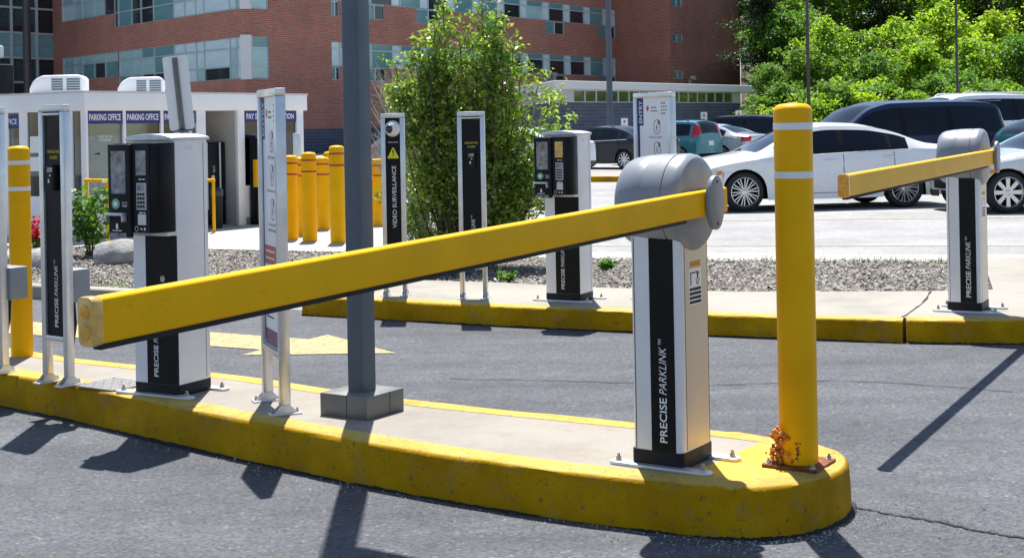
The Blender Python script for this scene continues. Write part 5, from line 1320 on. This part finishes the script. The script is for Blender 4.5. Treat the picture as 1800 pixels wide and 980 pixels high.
# ---- the wood on the slope to the right
def hill(x, y): return 9.0 * sm((y - 90 + (x - 20) * -.25) / 45) + .35 * 0
hx = np.linspace(0, 110, 40); hyy = np.linspace(84, 200, 34)
V = [(.1648 * y + x, y, hill(.1648 * y + x, y) - .05) for y in hyy for x in hx]; n_ = len(hx)
tag(MB().add(V, [(j * n_ + i, j * n_ + i + 1, (j + 1) * n_ + i + 1, (j + 1) * n_ + i) for j in range(len(hyy) - 1) for i in range(n_ - 1)]).build('hillside', 'soil', smooth=60), kind='structure')
def tree_proto(kind, H, R_, nclump, nleaf, leafsize, m, spray):
    """returns (trunk mesh, crown mesh)"""
    tw = MB(); V = []
    tw.tube([(0, 0, -.2), (R_ * .03, 0, H * .3), (-R_ * .02, R_ * .03, H * .6), (0, 0, H * .93)], [H * .020, H * .015, H * .009, H * .002], 7)
    nl = 17 if kind != 'spire' else 26
    per = max(3, nclump // nl)
    for k in range(nl):
        u_ = (k + nr.uniform(.2, .8)) / nl
        wid = (.55 + .45 * math.sin(min(1, u_ * 1.6) * PI / 2)) * (1 - u_ ** 2.6) if kind != 'spire' else (1 - u_) * .85 + .1
        ln = R_ * max(.16, wid) * nr.uniform(.6, 1.25); a = k * 2.4 + nr.normal() * .5; el = nr.uniform(.15, .7) if kind != 'spire' else nr.uniform(.2, 1.1)
        p0 = np.array([0, 0, H * (.12 + .74 * u_)]); dr = np.array([math.cos(a) * math.cos(el), math.sin(a) * math.cos(el), math.sin(el)])
        tip = p0 + dr * ln; tip[2] = min(tip[2], H * .97)
        tw.tube([tuple(p0), tuple((p0 + tip) / 2 + np.array([0, 0, ln * .06])), tuple(tip)], [H * .006, H * .004, H * .0012], 4)
        for q_ in range(per):
            t_ = nr.uniform(.3, 1.08); c = p0 + (tip - p0) * t_ + nr.normal(size=3) * np.array([.16, .16, .12]) * R_ * (.5 + .5 * t_)
            sz = R_ * nr.uniform(.12, .30); q = nr.normal(size=(nleaf, 3)) * np.array([sz, sz, sz * spray]) * .6
            q[:, 2] -= (q[:, 0] ** 2 + q[:, 1] ** 2) / (sz * 2.2)
            V.append(leaf_arrays(c + q, leafsize, .75, asp=.62))
    t = tw.mesh('trunk', smooth=60); t.materials.append(MAT['bark'])
    return t, leaves_mesh('crown', np.concatenate(V), m)
PROTO = [tree_proto('round', 9.5, 3.3, 150, 60, .27, 'leaf_wood_bright', .33), tree_proto('round', 9., 3.0, 150, 60, .25, 'leaf_wood_mid', .4), tree_proto('spire', 12., 2.6, 150, 55, .24, 'leaf_wood_dark', .6),
         tree_proto('round', 8.5, 3.2, 140, 62, .28, 'leaf_wood_bright', .28), tree_proto('round', 4.2, 2.5, 90, 60, .22, 'leaf_wood_mid', .5), tree_proto('round', 3.4, 2.3, 80, 60, .22, 'leaf_wood_bright', .4)]
KIND = ['bright green broadleaf tree with layered sprays on the wooded slope', 'mid green broadleaf tree on the wooded slope', 'dark green slender tree on the wooded slope beside the brick tower', 'yellow green spreading tree on the wooded slope', 'mid green bush at the foot of the wooded slope', 'yellow green bush at the foot of the wooded slope']
def tree(k, x, y, s, rot):
    rank = 'foremost rank' if y < 112 else ('second rank' if y < 131 else 'hindmost rank')
    near_tower = k == 2 and x / y < .20
    g = empty('bush' if k >= 4 else 'tree', (x, y, hill(x, y) if y > 84 else gz(x, y)), rot, KIND[k] if k >= 4 else (KIND[k].replace(' beside the brick tower', '') if k != 2 or not near_tower else KIND[2]) + ', ' + rank, 'bush' if k >= 4 else 'tree', ['bright layered trees on the slope', 'mid green trees on the slope', 'dark slender trees on the slope', 'yellow green trees on the slope', 'mid green bushes below the wood', 'yellow green bushes below the wood'][k])
    g.scale = (s, s, s * rng.uniform(.92, 1.1)); link('trunk', PROTO[k][0], None, g); link('crown', PROTO[k][1], None, g)
spots = []
for (px, Y, k, s) in [(1340, 106, 2, 1.05), (1352, 97, 1, .62), (1338, 115, 2, 1.1), (1358, 110, 2, 1.1), (1376, 104, 1, .95), (1395, 108, 1, 1.0), (1322, 132, 2, 1.25), (1316, 136, 4, 2.2), (1312, 146, 1, 1.6), (1326, 130, 4, 1.6), (1307, 134, 1, 1.15), (1314, 131, 4, 1.5), (1420, 98, 1, .8), (1455, 100, 0, .82), (1500, 104, 1, .9), (1540, 96, 1, .72), (1575, 102, 0, .95), (1620, 97, 3, .85), (1660, 103, 0, 1.),
                      (1705, 96, 3, .85), (1750, 101, 0, .95), (1795, 96, 1, .9), (1840, 99, 3, 1.), (1890, 103, 0, 1.), (1950, 98, 1, 1.),
                      (1350, 124, 2, 1.2), (1400, 126, 1, 1.25), (1450, 120, 1, 1.2), (1500, 124, 0, 1.2), (1550, 120, 2, 1.1), (1600, 126, 1, 1.25), (1650, 121, 0, 1.2), (1700, 124, 3, 1.25), (1745, 120, 2, 1.1), (1800, 125, 1, 1.25), (1860, 121, 0, 1.2),
                      (1345, 142, 1, 1.5), (1410, 140, 2, 1.3), (1480, 144, 1, 1.5), (1560, 142, 0, 1.5), (1640, 145, 1, 1.5), (1720, 141, 2, 1.3), (1800, 146, 1, 1.5), (1880, 142, 1, 1.5),
                      (1346, 88, 4, .85), (1366, 86, 5, .8), (1385, 88, 4, 1.), (1440, 86, 5, 1.), (1475, 87, 4, 1.), (1515, 86, 5, 1.05), (1560, 88, 4, 1.), (1605, 86, 5, 1.), (1650, 88, 4, 1.05), (1700, 87, 5, 1.), (1760, 88, 4, 1.), (1820, 86, 5, 1.), (1415, 92, 5, 1.15), (1535, 91, 5, 1.2), (1680, 91, 4, 1.2), (1770, 92, 5, 1.2)]:
    tree(k, (px - 900) / 2450 * Y, Y, s, rng.uniform(0, 6.28))
